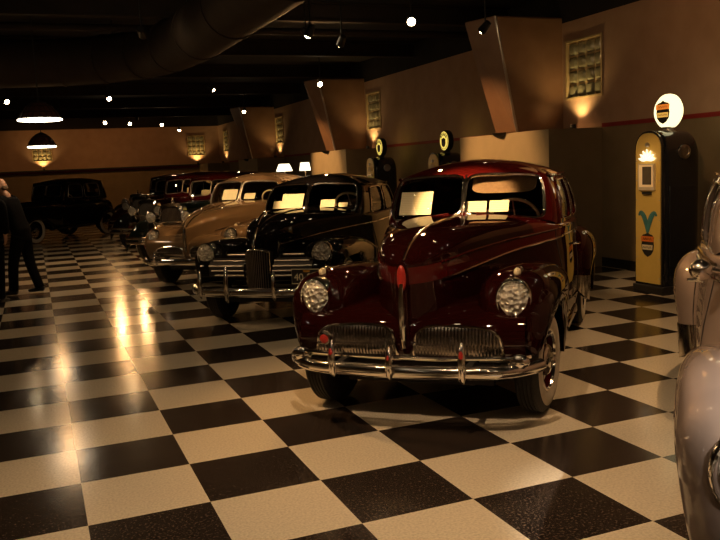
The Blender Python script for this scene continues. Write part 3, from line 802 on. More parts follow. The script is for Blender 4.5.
def moved(P, dx, dz, k): return [(x+dx, y*k, z+dz) for x, y, z in P]
CAR2 = derive(CAR1, mats=(BLACK, BLACK, BLACK, BLACK), rim=BLACK, front=grille_tall, finish=plate, guard=False, parking=None, steer=0, visor=0,
    hl=dict(c=(.48, .68, .80), r=.122, egg=1.12), trim=(-3.6, .50),
    base=moved(CAR1['base'], .22, -.07, .93), top=moved(CAR1['top'], .18, -.08, .95), rise=.125,
    bumper=dict(upper=None, red=False, z=.43, h=.05, x=.84, guards=[(-.62,.36,.66),(-.27,.33,.72),(.27,.36,.66),(.66,.36,.62)]),
    ff=dict(e=2.2), seatmat=vary(mat('brown_seat_cloth', (.10, .06, .035), .9), (.07, .042, .025), scale=40))
CAR3 = derive(CAR1, mats=(TAN, TAN, TAN, TAN), rim=TAN, parking=(.26, .67), pk_paint=True, steer=0, visor=0, guard=False,
    grille=dict(y0=.05, y1=.56, zl=.46, zh=.64, n=22, crest=None, lamp=None, prow=[(.68,0,.90),(.69,0,.8),(.685,0,.7),(.67,0,.56)]),
    bumper=dict(upper=None, red=False, z=.42, h=.05, guards=[(-.45,.36,.58),(.45,.36,.58)]), hl=dict(c=(.475, .665, .765), r=.115), base=moved(CAR1['base'], .05, -.05, .97), top=moved(CAR1['top'], .05, -.05, .97),
    ff=dict(e=2.2), wtrim=DCHROME)
CAR3['body']['yb'] = [(-4.35,.30),(-4.1,.52),(-3.6,.68),(-3.0,.76),(-2.2,.79),(-1.5,.75),(-1.1,.66),(-.5,.50),(0,.345),(.3,.225),(.45,.15),(.55,.085),(.66,.02)]
CAR3['trim'] = (-3.6, .3)
def lower(c, dz, x0, x1):
    for k in ('zt', 'z1', 'z2'):
        c['body'][k] = [(x, z-dz*min(1, max(0, (x-x0)/(x1-x0)))) for x, z in c['body'][k]]
lower(CAR2, .06, -2.2, -1.1)
CAR2['ff']['zt'] = [(x, z-.06) for x, z in CAR2['ff']['zt']]; CAR2['ff']['z0'] = [(x, z-.03) for x, z in CAR2['ff']['z0']]
CARF_LOW = .085
lower(CAR3, .05, -2.2, -1.1); lower(CAR3, .13, -1.0, .55)
CAR3['ff']['zt'] = [(x, z-.08) for x, z in CAR3['ff']['zt']]; CAR3['ff']['z0'] = [(x, z-.05) for x, z in CAR3['ff']['z0']]

def grille_ribs(car, cfg):
    for s in (-1, 1):
        rb = MB(); bk = MB()
        bk.grid([[(apron_x(cfg, y, z)+.004, s*y, z) for z in [lerp(.43, .72, k/6) for k in range(7)]] for y in [lerp(.06, .60, i/12) for i in range(13)]])
        bo = bk.build('grille', GRILLED, car)
        for k in range(8):
            z = .44+.038*k; rb.tube([(apron_x(cfg, y, z)+.014, s*y, z) for y in [lerp(.06, .62, i/14) for i in range(15)]], .012, 8)
        rb.build('grille_ribs', CHROME, bo)
    MB().tube([(.69,0,1.0),(.695,0,.85),(.685,0,.7),(.67,0,.5)], [.012,.02,.02,.012], 8).build('prow_strip', CHROME, car)
def mirror(car, cfg, H):
    c = Vector((-1.12, -.80, 1.12))
    m = MB().tube([(-1.14, -.66, 1.10), c+Vector((0, .05, 0))], .012, 8)
    m.ell(c, (.055, .055, .055)).build('side_mirror', STONEG, car)
    P = [(-1.2, -.735, 1.135), (-1.5, -.775, 1.135), (-2.0, -.80, 1.13)]
    MB().tube(P, .012, 8).tube([(p[0], p[1]-.004, p[2]-.045) for p in P], .010, 8).build('door_top_trim', CHROME, car)
CARF = derive(CAR1, mats=(TAUPE, TAUPE, TAUPE, TAUPE), rim=TAUPE, front=grille_ribs, finish=mirror, parking=None, steer=0, visor=0,
    hl=dict(c=(.60, .655, .735), r=.142, egg=1.08, wide=.98), bumper=dict(upper=None, red=False, guards=[(-.4,.36,.6),(.4,.36,.6)]),
    ff=dict(e=2.3, x=(.63, -1.35), xn=.26, zt=[(x, z-CARF_LOW) for x, z in CAR1['ff']['zt']], z0=[(x, z-.03) for x, z in CAR1['ff']['z0']]))

late_car('sedan', 'two-tone maroon and red old sedan nearest the gas pump, wide chrome bumper in front', 'car', (3.02, .96), 228.5, CAR1)
late_car('sedan', 'black old sedan with a tall narrow grille and a dark license plate', 'car', (3.07, 4.84), 231.5, CAR2)
late_car('coupe', 'tan metallic old car with rounded fenders beyond the black sedan', 'car', (2.97, 8.46), 228.5, CAR3)
late_car('sedan', 'taupe old car cut off by the right edge, big round headlight', 'car', (3.32, -2.38), 226, CARF)

# ---- upright cars of the early thirties
def wire_wheel(car, x, y, side, rim, ww=True):
    r = .37; w = .13; M = Matrix.Translation(Vector((x, y, r))) @ aim((0, side, 0))
    t = MB().lathe([(.24, -w*.4), (.27, -w*.5), (r-.04, -w*.5), (r-.006, -w*.3), (r, 0), (r-.006, w*.3), (r-.04, w*.5), (.27, w*.5), (.24, w*.4)], M, 36).build('wheel', RUBBER, car)
    if ww: MB().lathe([(.245, w*.45), (.26, w*.5+.006), (.30, w*.5+.01), (.335, w*.5+.004), (.345, w*.42)], M, 36).build('whitewall_band', WHITEWALL, t)
    MB().lathe([(.25, -w*.3), (.235, -w*.3), (.235, w*.42), (.25, w*.46)], M, 36).build('rim', rim, t)
    s = MB()
    for k in range(24):
        a = 2*PI*k/24; b = a+(.35 if k % 2 else -.35)
        s.tube([M @ Vector((.06*math.cos(b), .06*math.sin(b), w*.5*(1 if k % 4 < 2 else -.2))), M @ Vector((.238*math.cos(a), .238*math.sin(a), 0))], .0045, 4)
    s.build('wire_spokes', rim, t)
    MB().lathe([(.075, 0), (.07, w*.5), (.05, w*.62), (.001, w*.66)], M, 20).build('hubcap', CHROME, t)

def vintage_car(name, label, cat, loc, deg, V):
    car = thing(name, label, cat, (loc[0], loc[1], 0), math.radians(deg)); paintm, fend, roofm, wb = V['paint'], V['fender'], V['roof'], V['wb']
    zh = V.get('zh', 1.12); xw = -1.25
    # hood and body
    rows = []
    for x, yb, zt, zl in ((.12,.255,zh-.03,.52), (.05,.26,zh-.01,.5), (-.5,.33,zh+.02,.48), (-1.0,.45,zh+.04,.45), (xw,.56,zh+.05,.42), (-1.5,.66,zh+.0,.40), (-2.2,.71,zh-.02,.40), (-3.0,.68,zh-.02,.42), (-3.35,.62,zh-.03,.46), (-3.55,.52,zh-.12,.55)):
        half = [(yb*sp(math.sin(a), 3.2), zt-.22+.22*sp(math.cos(a), 3.2)) for a in [PI/2*k/9 for k in range(10)]] + [(yb, lerp(zt-.24, zl, k/4)) for k in range(1, 5)]
        row = [(x, y, z) for y, z in half]; rows.append([(q[0], -q[1], q[2]) for q in reversed(row[1:])] + row)
    mb = MB().grid(rows); mb.ngon(rows[0]); mb.ngon(rows[-1]); body = mb.build('body', paintm, car, angle=50)
    for s in (-1, 1):
        mid = len(rows[0])//2
        MB().tube([Vector(r[mid+s*9])+Vector((0, s*.004, 0)) for r in rows], .010, 6).build('belt_trim', V.get('trim', paintm), body)
        lv = MB()
        for k in range(16):
            x = -.15-.055*k; yy = lerp(.27, .44, -x/1.0); lv.box((x, s*(yy+.012), .82), (.022, .018, .30))
        lv.build('hood_louvers', paintm, body)
    # radiator shell
    def arch(w, z0, z1, n=24):
        pts = []
        for k in range(n+1):
            a = PI*k/n; pts.append((w*sp(math.cos(a), 4), z1-.22+.22*sp(math.sin(a), 3)))
        return [(w*.86, z0)] + pts + [(-w*.86, z0)]
    o, i_ = arch(.285, .50, zh+.03), arch(.235, .54, zh-.03)
    rw = [[(x, y, z) for y, z in p] for x, p in ((.08, o), (.20, o), (.225, i_), (.19, i_))]
    rad = MB().grid(rw, cv=True).build('radiator_shell', V.get('shell', CHROME), car, angle=60)
    core = MB().ngon([(.192, y, z) for y, z in i_]).build('radiator_core', GRILLED, rad)
    bars = MB()
    for k in range(17):
        y = lerp(-.215, .215, k/16); bars.tube([(.205, y, .55), (.205, y, zh-.06-.10*abs(y/.23)**4)], .0045, 4)
    bars.build('radiator_bars', DCHROME, core)
    MB().lathe([(.03, 0), (.034, .03), (.02, .05), (.012, .09), (.03, .10), (.03, .12), (.001, .125)], at((.12, 0, zh+.03)), 14).build('radiator_cap', CHROME, rad)
    # fenders: crowned strips swept over the wheels, then running boards
    def strip(path, y0, y1, s, nm):
        rws = []
        P = pathsmooth([(a, 0, b) for a, b in path], 5)
        for q in P: rws.append([(q.x, s*lerp(y0, y1, w), q.z-.13*abs(2*w-.85)**3) for w in [k/12 for k in range(13)]])
        ob = MB().grid(rws).build(nm, fend, car, angle=60); m = ob.modifiers.new('thickness', 'SOLIDIFY'); m.thickness = .02; m.offset = -1
        return ob
    for s in (-1, 1):
        strip([(.50,.42), (.47,.62), (.30,.79), (.05,.86), (-.25,.80), (-.55,.62), (-.85,.42), (-1.05,.36)], .40, .90, s, 'front_fender')
        strip([(-wb+.62,.37), (-wb+.52,.55), (-wb+.32,.76), (-wb,.86), (-wb-.30,.76), (-wb-.48,.55), (-wb-.55,.42)], .58, .90, s, 'rear_fender')
        MB().box((-wb/2-.03, s*.74, .345), (wb-1.5, .30, .035)).build('running_board', DARK, car, bevel=.008)
        wire_wheel(car, 0, s*.71, s, V['wheel'], V.get('ww', True)); wire_wheel(car, -wb, s*.71, s, V['wheel'], V.get('ww', True))
        c = Vector((.30, s*V.get('hly', .40), .90)); d = Vector((1, 0, 0)); M = at(c, d)
        h = MB().lathe([(.001, -.20), (.05, -.18), (.085, -.12), (.11, -.03), (.118, .0), (.118, .02), (.104, .03)], M, 24).build('headlight', V.get('shell', CHROME), car)
        MB().lathe([(.106, .02), (.08, .038), (.04, .048), (.001, .052)], M, 24).build('headlight_lens', LENS, h)
        MB().tube([c+Vector((-.05, 0, -.10)), (c.x-.07, c.y*.9, .70)], .016, 8).build('headlight_post', CHROME, h)
        MB().lathe([(.001, .06), (.05, .055), (.06, .02), (.03, -.06), (.02, -.16)], at((.46, s*.20, .60), (1, 0, .05)), 16).build('horn', CHROME, car)
    MB().tube([(.23, -.62, .78), (.25, -.4, .79), (.25, .4, .79), (.23, .62, .78)], .015, 8).build('headlight_bar', CHROME, car)
    b = MB()
    for z in (.43, .52):
        P = [(.78-.10*(y/.8)**2-.08*abs(y/.8)**8, y, z) for y in [lerp(-.82, .82, k/24) for k in range(25)]]
        sweep_bar(P, [(0, -.025), (.014, -.02), (.018, 0), (.014, .02), (0, .025)], b)
    for y in (-.36, 0, .36): b.box((.775-.02*abs(y), y, .475), (.03, .05, .14))
    b.tube([(.2, -.36, .45), (.74, -.36, .47)], .02, 6).tube([(.2, .36, .45), (.74, .36, .47)], .02, 6)
    b.build('bumper', CHROME, car)
    # closed cabin
    zb = zh+.0; zt = V['zr']-.12; xr = V.get('xr', -3.35)
    base = [(xw-.0,0,zb+.05), (xw-.01,.28,zb+.04), (xw-.04,.53,zb+.02), (xw-.18,.62,zb), (-2.1,.70,zb-.02), (-2.85,.69,zb-.02), (xr+.10,.58,zb-.02), (xr-.06,.32,zb-.02), (xr-.08,0,zb-.02)]
    top = [(xw-.16,0,zt+.02), (xw-.17,.28,zt+.015), (xw-.20,.53,zt), (xw-.30,.60,zt), (-2.1,.655,zt), (-2.8,.645,zt), (xr+.24,.53,zt), (xr+.10,.3,zt), (xr+.08,0,zt)]
    H = House(base, top, V['zr']-zt, .015); cab = MB()
    panels = [(0,2,(.0,1.93,.16,.86)),(2,3.05,None),(3.05,3.98,(3.1,3.92,.12,.88)),(3.98,4.95,(4.04,4.9,.12,.88)),(4.95,7.0,None),(7,8,(7.2,7.99,.35,.85))]
    for s in (-1, 1):
        for u0, u1, hole in panels: H.panel(cab, u0, u1, s, hole, m=8)
    H.roof(cab)
    cabo = cab.build('cabin', roofm, car, angle=32)
    for s in (-1, 1):
        for u0, u1, hole in panels:
            if not hole: continue
            g = H.pane(hole, s, m=8).build('windshield' if u1 < 2.1 else ('rear_window' if u0 > 6 else 'side_window'), GLASS, car)
            MB().tube(H.loop(hole, s, m=8), .008, 6, closed=True).build('window_trim', DCHROME, g)
        P = [H.curve(H.t, u/8) for u in range(0, 60)]
        MB().tube([Vector((p.x, p.y*s+.01*s, p.z)) for p in P], .014, 6).build('drip_rail', roofm, cabo)
        for xd in (-2.0, -2.75): MB().tube([(xd, s*.715, .98), (xd, s*.75, .98), (xd-.11, s*.75, .975)], .010, 8).build('door_handle', CHROME, body)
    cfg = dict(seat=(-2.2, -2.95), dash=(-1.5, 1.10), dashmat=paintm, seatmat=FABRIC); seats(car, cfg)
    MB().box((-wb/2, 0, .42), (wb+.5, .8, .14)).build('chassis', DARK, car)
    for xa in (0, -wb): MB().tube([(xa, -.66, .37), (xa, .66, .37)], .035, 8).build('axle', DARK, car)
    if V.get('extra'): V['extra'](car)
    return car

vintage_car('sedan', 'dark green upright car next behind the tan one, narrow chrome radiator', 'car', (3.1, 12.05), 227, dict(paint=DGREEN, fender=DGREEN, roof=WINE, wheel=RUBY, wb=2.95, zr=1.72, shell=CHROME))
vintage_car('sedan', 'wine red upright car with paired headlights, second beyond the tan car', 'car', (3.1, 15.5), 227, dict(paint=WINE, fender=BLACK, roof=WINE, wheel=RUBY, wb=2.95, zr=1.74, hly=.36))
vintage_car('sedan', 'red and black upright car third beyond the tan car', 'car', (3.35, 19.1), 227, dict(paint=WINE, fender=WINE, roof=BLACK, wheel=RUBY, wb=2.95, zr=1.72))
vintage_car('sedan', 'black upright car last in the row, mostly hidden by red ones', 'car', (3.7, 22.8), 227, dict(paint=BLACK, fender=BLACK, roof=BLACK, wheel=DCHROME, wb=2.95, zr=1.74))
vintage_car('sedan', 'black whitewalled old sedan standing alone side-on by the back wall', 'car', (-.06, 20.1), 226, dict(paint=BLACK, fender=BLACK, roof=BLACK, wheel=BLACK, wb=2.95, zr=1.74))

# ------------------------------------------------------------------ cards behind the windshields
bpy.context.view_layer.update()
cars = [o for o in C.objects if o.get('category') == 'car']
def card(car, x, y, z, w, h, label, tilt=-33, yaw=0):
    mb = MB().box((0, 0, 0), (.004, w, h)); o = mb.build('paper_card', PAPER, smooth=False)
    M = car.matrix_world @ Matrix.Translation((x, y, z)) @ Matrix.Rotation(math.radians(yaw), 4, 'Z') @ Matrix.Rotation(math.radians(tilt), 4, 'Y')
    o.matrix_world = M
    return tag(o, label, 'card', 'cream cards displayed behind windshields')
c1, c2, c3, cf, c4, c5, c6, c7, cb = cars
card(c1, -1.275, -.43, 1.365, .28, .225, 'largest cream card in the maroon car windshield, on its passenger side')
card(c1, -1.25, .095, 1.325, .17, .105, 'small cream card beside the centre post of the maroon car windshield')
card(c1, -1.265, .28, 1.325, .16, .11, 'small cream card in front of the steering wheel of the maroon car')
card(c2, -1.10, -.24, 1.30, .29, .21, 'largest cream card in the black sedan windshield')
card(c2, -1.115, -.45, 1.255, .13, .11, 'cream card at the far corner of the black sedan windshield')
card(c2, -1.07, .24, 1.26, .19, .11, 'cream card right of the post in the black sedan windshield')
card(c2, -1.105, .43, 1.235, .12, .06, 'little low card at the right end of the black sedan windshield')
card(c3, -1.23, -.24, 1.325, .27, .20, 'larger cream card in the tan car windshield')
card(c3, -1.21, .14, 1.29, .20, .11, 'smaller cream card right of centre in the tan car windshield')
card(c4, -1.36, -.16, 1.275, .22, .16, 'cream card left in the windshield of the dark green upright car', tilt=-15)
card(c4, -1.36, .26, 1.26, .24, .14, 'cream card right in the windshield of the dark green upright car', tilt=-15)
card(c5, -1.36, .20, 1.28, .22, .17, 'cream card in the windshield of the wine red upright car', tilt=-15)

# ------------------------------------------------------------------ gas pumps
PYEL = vary(mat('yellow_pump_enamel', (.74, .53, .13), .35, coat=.6), (.68, .48, .11), scale=5)
PBLK = vary(mat('black_pump_enamel', (.010, .012, .016), .22, coat=1), (.014, .016, .02), scale=5)
GLOBEW = emitmat('lit_milk_glass', (1, .86, .47), 1.7)
LITORNG = emitmat('backlit_orange_glass', (1, .27, .03), .62)
LITPALE = emitmat('backlit_yellow_glass', (1, .55, .10), .65)
GLOBEY = emitmat('lit_yellow_glass', (1, .72, .13), 1.1)
METERW = emitmat('lit_meter_face', (1, .72, .34), .16)
METERG = vary(mat('grey_meter_glass', (.13, .11, .07), .3, coat=.5), (.10, .085, .055), scale=12)
SHELLW = emitmat('lit_shell_lens', (1, .93, .75), 1.0)
TEAL = vary(mat('teal_feather_enamel', (.06, .22, .22), .5), (.04, .16, .17), scale=14)
ORNG = vary(mat('orange_banner_enamel', (.75, .20, .02), .5), (.66, .17, .015), scale=14)
INK = vary(mat('black_ink', (.012, .012, .012), .5), (.02, .02, .02), scale=14)
PALE = vary(mat('pale_lettering', (.80, .70, .45), .5), (.7, .6, .38), scale=14)
def shield_outline(w, h, n=10):
    """pointed heraldic shield in (y, z)"""
    pts = [(-w, h*.62), (-w*.72, h*.80), (-w*.32, h*.86), (0, h), (w*.32, h*.86), (w*.72, h*.80), (w, h*.62)]
    pts += [(w*.92, h*.30), (w, -h*.05), (w*.88, -h*.5), (w*.5, -h*.82), (0, -h), (-w*.5, -h*.82), (-w*.88, -h*.5), (-w, -h*.05), (-w*.92, h*.30)]
    return pts
def flat(mb, pts, x0, x1, mati=0, oy=0, oz=0):
    rows = [[(x, oy+y, oz+z) for y, z in pts] for x in (x0, x1)]
    mb.grid(rows, cv=True, mat=mati); mb.ngon(rows[1], mati); return mb
def emblem(parent, x, oz, w, h, face, oy=0, band=None):
    s = flat(MB(), shield_outline(w, h), x, x+.006, 0, oy, oz).build('shield_emblem', INK, parent, smooth=False)
    flat(MB(), [(-w*1.02, h*.25), (w*1.02, h*.25), (w*1.02, h*.68), (-w*1.02, h*.68)], x+.006, x+.010, 0, oy, oz).build('orange_banner', band or ORNG, s, smooth=False)
    flat(MB(), [(-w*.8, -h*.42), (w*.8, -h*.42), (w*.85, -h*.02), (-w*.85, -h*.02)], x+.006, x+.010, 0, oy, oz).build('lower_banner', face, s, smooth=False)
    for zc, zh_, nk in ((.47, .11, 11), (-.22, .09, 13)):
        P = [(x+.011, oy+w*lerp(-.68, .68, k/(nk-1)), oz+h*(zc+(zh_ if k % 2 else -zh_))) for k in range(nk)]
        MB().tube(P, w*.035, 5, ry=.002, up=(1, 0, 0)).build('banner_lettering', INK, s, smooth=False)
def gas_pump(label, loc, rz, near=True, globe='white'):
    p = thing('gas_pump', label, 'gas pump', (loc[0], loc[1], 0), rz, None)
    if not near: p.scale = (.97, .97, .965)
    W, D = .235, .29                   # half width (y), half depth (x)
    b = MB().box((0, 0, .05), (D*2+.06, W*2+.06, .10)).build('pump_base', BLKMETAL, p, bevel=.012)
    rows = []; zs = [.10, .11, .7, 1.3, 1.58] + [1.60+.36*math.sin(PI/2*k/12) for k in range(1, 13)]
    for z in zs:
        k = 1 if z <= 1.60 else max(.03, (1-((z-1.60)/.36)**2.4)**(1/2.4))
        row = []
        for q in range(40):
            a = 2*PI*q/40; row.append((D*(.55+.45*k)*sp(math.cos(a), 7) if k > .05 else .5*D*sp(math.cos(a), 7), W*k*sp(math.sin(a), 7), z))
        rows.append(row)
    mb = MB().grid(rows, cv=True); mb.ngon(rows[-1]); body = mb.build('pump_body', PBLK, p, angle=40)
    # arched yellow front and rear faces in thin black frames
    def archp(w, z0, z1, n=18): return [(-w, z0), (w, z0)] + [(w*sp(math.cos(a), 2.3), z1-w+w*sp(math.sin(a), 2.3)) for a in [PI*k/n for k in range(n+1)]]
    fr = flat(MB(), archp(W-.004, .10, 1.965), D-.01, D+.012).build('front_frame', PBLK, p, smooth=False)
    fp = flat(MB(), archp(W-.025, .13, 1.94), D+.012, D+.024).build('front_panel', PYEL, p, smooth=False)
    mf = MB(); x = D+.024
    flat(mf, [(-.135, 1.26), (.135, 1.26), (.135, 1.58), (-.135, 1.58)], x, x+.03).build('meter_frame', IVORY, p, smooth=False)
    fc = flat(MB(), [(-.115, 1.30), (.115, 1.30), (.115, 1.56), (-.115, 1.56)], x+.03, x+.034).build('meter_face', METERW, p, smooth=False)
    d = MB()
    d.box((x+.036, .022, 1.435), (.004, .15, .215))
    d.build('meter_window', METERG, fc, smooth=False)
    MB().box((x+.015, 0, 1.225), (.03, .14, .03)).build('meter_slot', BLKMETAL, p, bevel=.005)
    sh = MB()
    for k in range(7):
        a = math.radians(-78+26*k); ln = .135-.02*abs(k-3)/3; c = Vector((x+.012, .010*(k-3), 1.615))
        dr = Vector((0, math.sin(a), math.cos(a))); pr = Vector((0, math.cos(a), -math.sin(a)))
        rws = []
        for t in range(7):
            w = t/6; hw = .021*math.sin(PI*min(1, w*.8+.12)); q = c+dr*(ln*w)
            rws.append([q+pr*hw*math.cos(b_)+Vector((.022*math.sin(b_)*(1-w*.5), 0, 0)) for b_ in [PI*m/6 for m in range(7)]])
        sh.grid(rws)
    sh.build('shell_light', SHELLW if near else PALE, p)
    MB().lathe([(.001, .03), (.02, .028), (.03, .01), (.03, 0)], at((x, 0, 1.80), (1, 0, 0)), 16).build('crown_knob', DCHROME, p)
    # decal: two curling teal feathers over a shield
    fe = MB()
    for s in (-1, 1):
        P = [Vector((x+.004, s*yy, zz)) for yy, zz in ((.005, .74), (.012, .80), (.03, .87), (.065, .945), (.115, .985), (.155, .955))]
        P = pathsmooth(P, 4); ws = [.010+.028*math.sin(PI*min(1, k/(len(P)-1)*.95+.02)) for k in range(len(P))]
        fe.tube(P, ws, 8, ry=.004, up=(1, 0, 0))
    fe.build('feather_decal', TEAL, fp)
    emblem(fp, x, .60, .105, .15, PALE)
    rv = MB()
    for s in (-1, 1):
        for k in range(7): rv.ell((x, s*.195, .2+.235*k), (.006, .008, .008), nu=8, nv=6)
    rv.build('panel_rivets', DCHROME, fp)
    # side: porthole, hose with nozzle
    for s in (-1, 1):
        MB().lathe([(.085, 0), (.085, .02), (.06, .028), (.055, .012), (.001, .012)], at((-.02, s*(W-.002), 1.70), (0, s, 0)), 24).build('side_porthole', DCHROME, p)
        sb = MB().box((0, s*(W+.004), .75), (.40, .012, 1.1)).build('side_panel', PBLK, p, bevel=.004)
    hp = pathsmooth([(-.20, -W-.02, 1.30), (-.20, -W-.10, 1.22), (-.22, -W-.13, .85), (-.25, -W-.10, .42), (-.28, -W-.06, .36), (-.31, -W-.08, .55), (-.31, -W-.10, 1.05), (-.30, -W-.08, 1.40)], 6)
    ho = MB().tube(hp, .016, 8).build('hose', RUBBER, p)
    nz = MB().tube([(-.30, -W-.08, 1.40), (-.30, -W-.09, 1.50), (-.26, -W-.09, 1.58), (-.16, -W-.08, 1.60)], [.018, .022, .02, .012], 10)
    nz.tube([(-.30, -W-.11, 1.48), (-.24, -W-.13, 1.47), (-.21, -W-.11, 1.54)], .008, 6).build('nozzle', DCHROME, p)
    # globe
    col = MB().lathe([(.10, 1.92), (.10, 1.945), (.065, 1.96), (.06, 1.985), (.085, 2.005)], None, 20).build('globe_collar', DCHROME if near else BLKMETAL, p)
    gz, R = 2.19, .205; M = at((0, 0, gz), (1, 0, 0))
    lit = GLOBEW if globe == 'white' else GLOBEY
    if globe == 'white':
        g = MB().lathe([(.001, -.085), (.13, -.08), (.175, -.065), (R, -.03), (R+.003, 0), (R, .03), (.175, .065), (.165, .072), (.12, .080), (.001, .083)], M, 40).build('lit_globe', lit, p)
        emblem(g, .083, gz-.01, .108, .138, LITPALE, 0, LITORNG)
    else:
        g = MB().lathe([(R-.02, -.06), (R, -.05), (R+.003, 0), (R, .05), (R-.02, .06)], M, 40).build('globe_case', BLKMETAL, p)
        for s in (-1, 1): MB().lathe([(.001, .066*s), (.10, .064*s), (R-.018, .054*s)], M, 40).build('lit_globe_lens', lit, g)
        for s in (1,):
            rg = MB().lathe([(.155, .062), (.155, .067), (.165, .066), (.165, .06)], M, 32)
            flat(rg, [(y*.72, z*.6) for y, z in shield_outline(.12, .16)], .066, .072, 0, 0, gz-.03)
            for k in range(5):
                a = PI/2+math.radians(26*(k-2)); rg.box((.066, .125*math.cos(a), gz+.125*math.sin(a)), (.006, .028, .045))
            rg.build('globe_lettering', INK, g, smooth=False)
    return p
gas_pump('yellow fronted black gas pump with a round glowing white globe', (7.69, 3.71), PI)
gas_pump('gas pump with a yellow globe showing just above the roof of the maroon car', (8.0, 9.95), PI, False, 'yellow')
gas_pump('farther gas pump with a yellow globe, left of the other yellow globe', (8.0, 13.1), PI, False, 'yellow')

# ------------------------------------------------------------------ lamps and lights
WARM = (1, .52, .19); WARM2 = (1, .44, .12); SOFT = (1, .58, .27)
def add_light(kind, name, loc, d, power, col, size=.04, angle=60, blend=.6, parent=None):
    l = bpy.data.lights.new(name, kind); l.energy = power; l.color = col; l.shadow_soft_size = size
    if kind == 'SPOT': l.spot_size = math.radians(angle); l.spot_blend = blend
    o = bpy.data.objects.new(name, l); C.objects.link(o); o.location = loc
    o.rotation_euler = (-Vector(d)).to_track_quat('Z', 'Y').to_euler()
    if parent: o.parent = parent
    return o
def ceiling_spot(label, loc, target, power, angle=60, col=WARM, blend=.7, glow=True):
    loc = Vector(loc)
    loc = Vector(loc); d = (Vector(target)-loc).normalized()
    t = thing('ceiling_spotlight', label, 'spotlight', loc, 0, 'spotlights under the black ceiling')
    M = at((0, 0, 0), d)
    cn = MB().lathe([(.001, -.17), (.045, -.165), (.055, -.12), (.062, -.01), (.066, 0), (.056, 0), (.05, -.03), (.001, -.035)], M, 20).build('lamp_can', BLKMETAL, t)
    MB().lathe([(.001, .030), (.026, .024), (.042, .010), (.052, -.012)], M, 20).build('lamp_lens', BULB if glow else BULB2, cn)
    back = d*-.09
    MB().tube([back, (back.x, back.y, .12), (back.x, back.y, HC-loc.z)], .012, 6).build('stem', BLKMETAL, t)
    add_light('SPOT', 'spot_beam', d*.07, d, power, col, .03, angle, blend, t)
    return t
def pt(car, x, y, z): return car.matrix_world @ Vector((x, y, z))
SP = [
  ('big bright round spotlight, uppermost near the middle of the ceiling', (5.31, 5.79, 3.55), pt(c1, .2, .0, .8), 330, 55),
  ('bright round spotlight in front of the second flared pylon', (6.66, 13.3, 3.55), pt(c2, -.6, .2, 1.0), 300, 55),
  ('spotlight seen edge-on right of the air duct', (4.28, 7.01, 3.55), pt(c3, -.2, .2, .9), 220, 50),
  ('spotlight seen edge-on high left of the air duct', (2.04, 7.16, 3.55), pt(c4, -1.35, .1, 1.25), 1100, 12),
  ('spotlight seen edge-on just under the air duct', (2.39, 11.23, 3.55), pt(c5, -1.35, .1, 1.25), 800, 12),
  ('round spotlight at the far left edge', (.14, 16.69, 3.55), (2.2, 12.5, .5), 200, 60),
  ('uppermost of the round spotlights left of centre over the back', (2.38, 16.22, 3.55), pt(c4, -.3, -.3, 1.0), 260, 50),
  ('round spotlight just above the left end of the back wall', (2.99, 25.0, 3.55), (2.6, 18.0, .8), 110, 55),
  ('faint round spotlight near the middle of the back wall top', (3.91, 25.86, 3.55), (3.4, 20, .8), 80, 55),
  ('round spotlight above the right half of the back wall', (5.17, 26.88, 3.55), (4.0, 22.5, .8), 120, 55),
  ('round spotlight lowest of the row at the back wall top', (6.5, 31.0, 3.55), (6.0, 28, .8), 120, 60),
  ('spotlight beside the third flared pylon', (6.86, 21.13, 3.55), (5.2, 18, .8), 200, 55),
  ('spotlight fixed before the nearest flared pylon', (6.69, 6.33, 3.55), (5.6, 9.8, .8), 60, 50),
  ('dark spotlight left of the big bright round one', (5.05, 7.76, 3.55), pt(c3, -2.2, .4, 1.4), 200, 50),
]
for s in SP: ceiling_spot(*s)
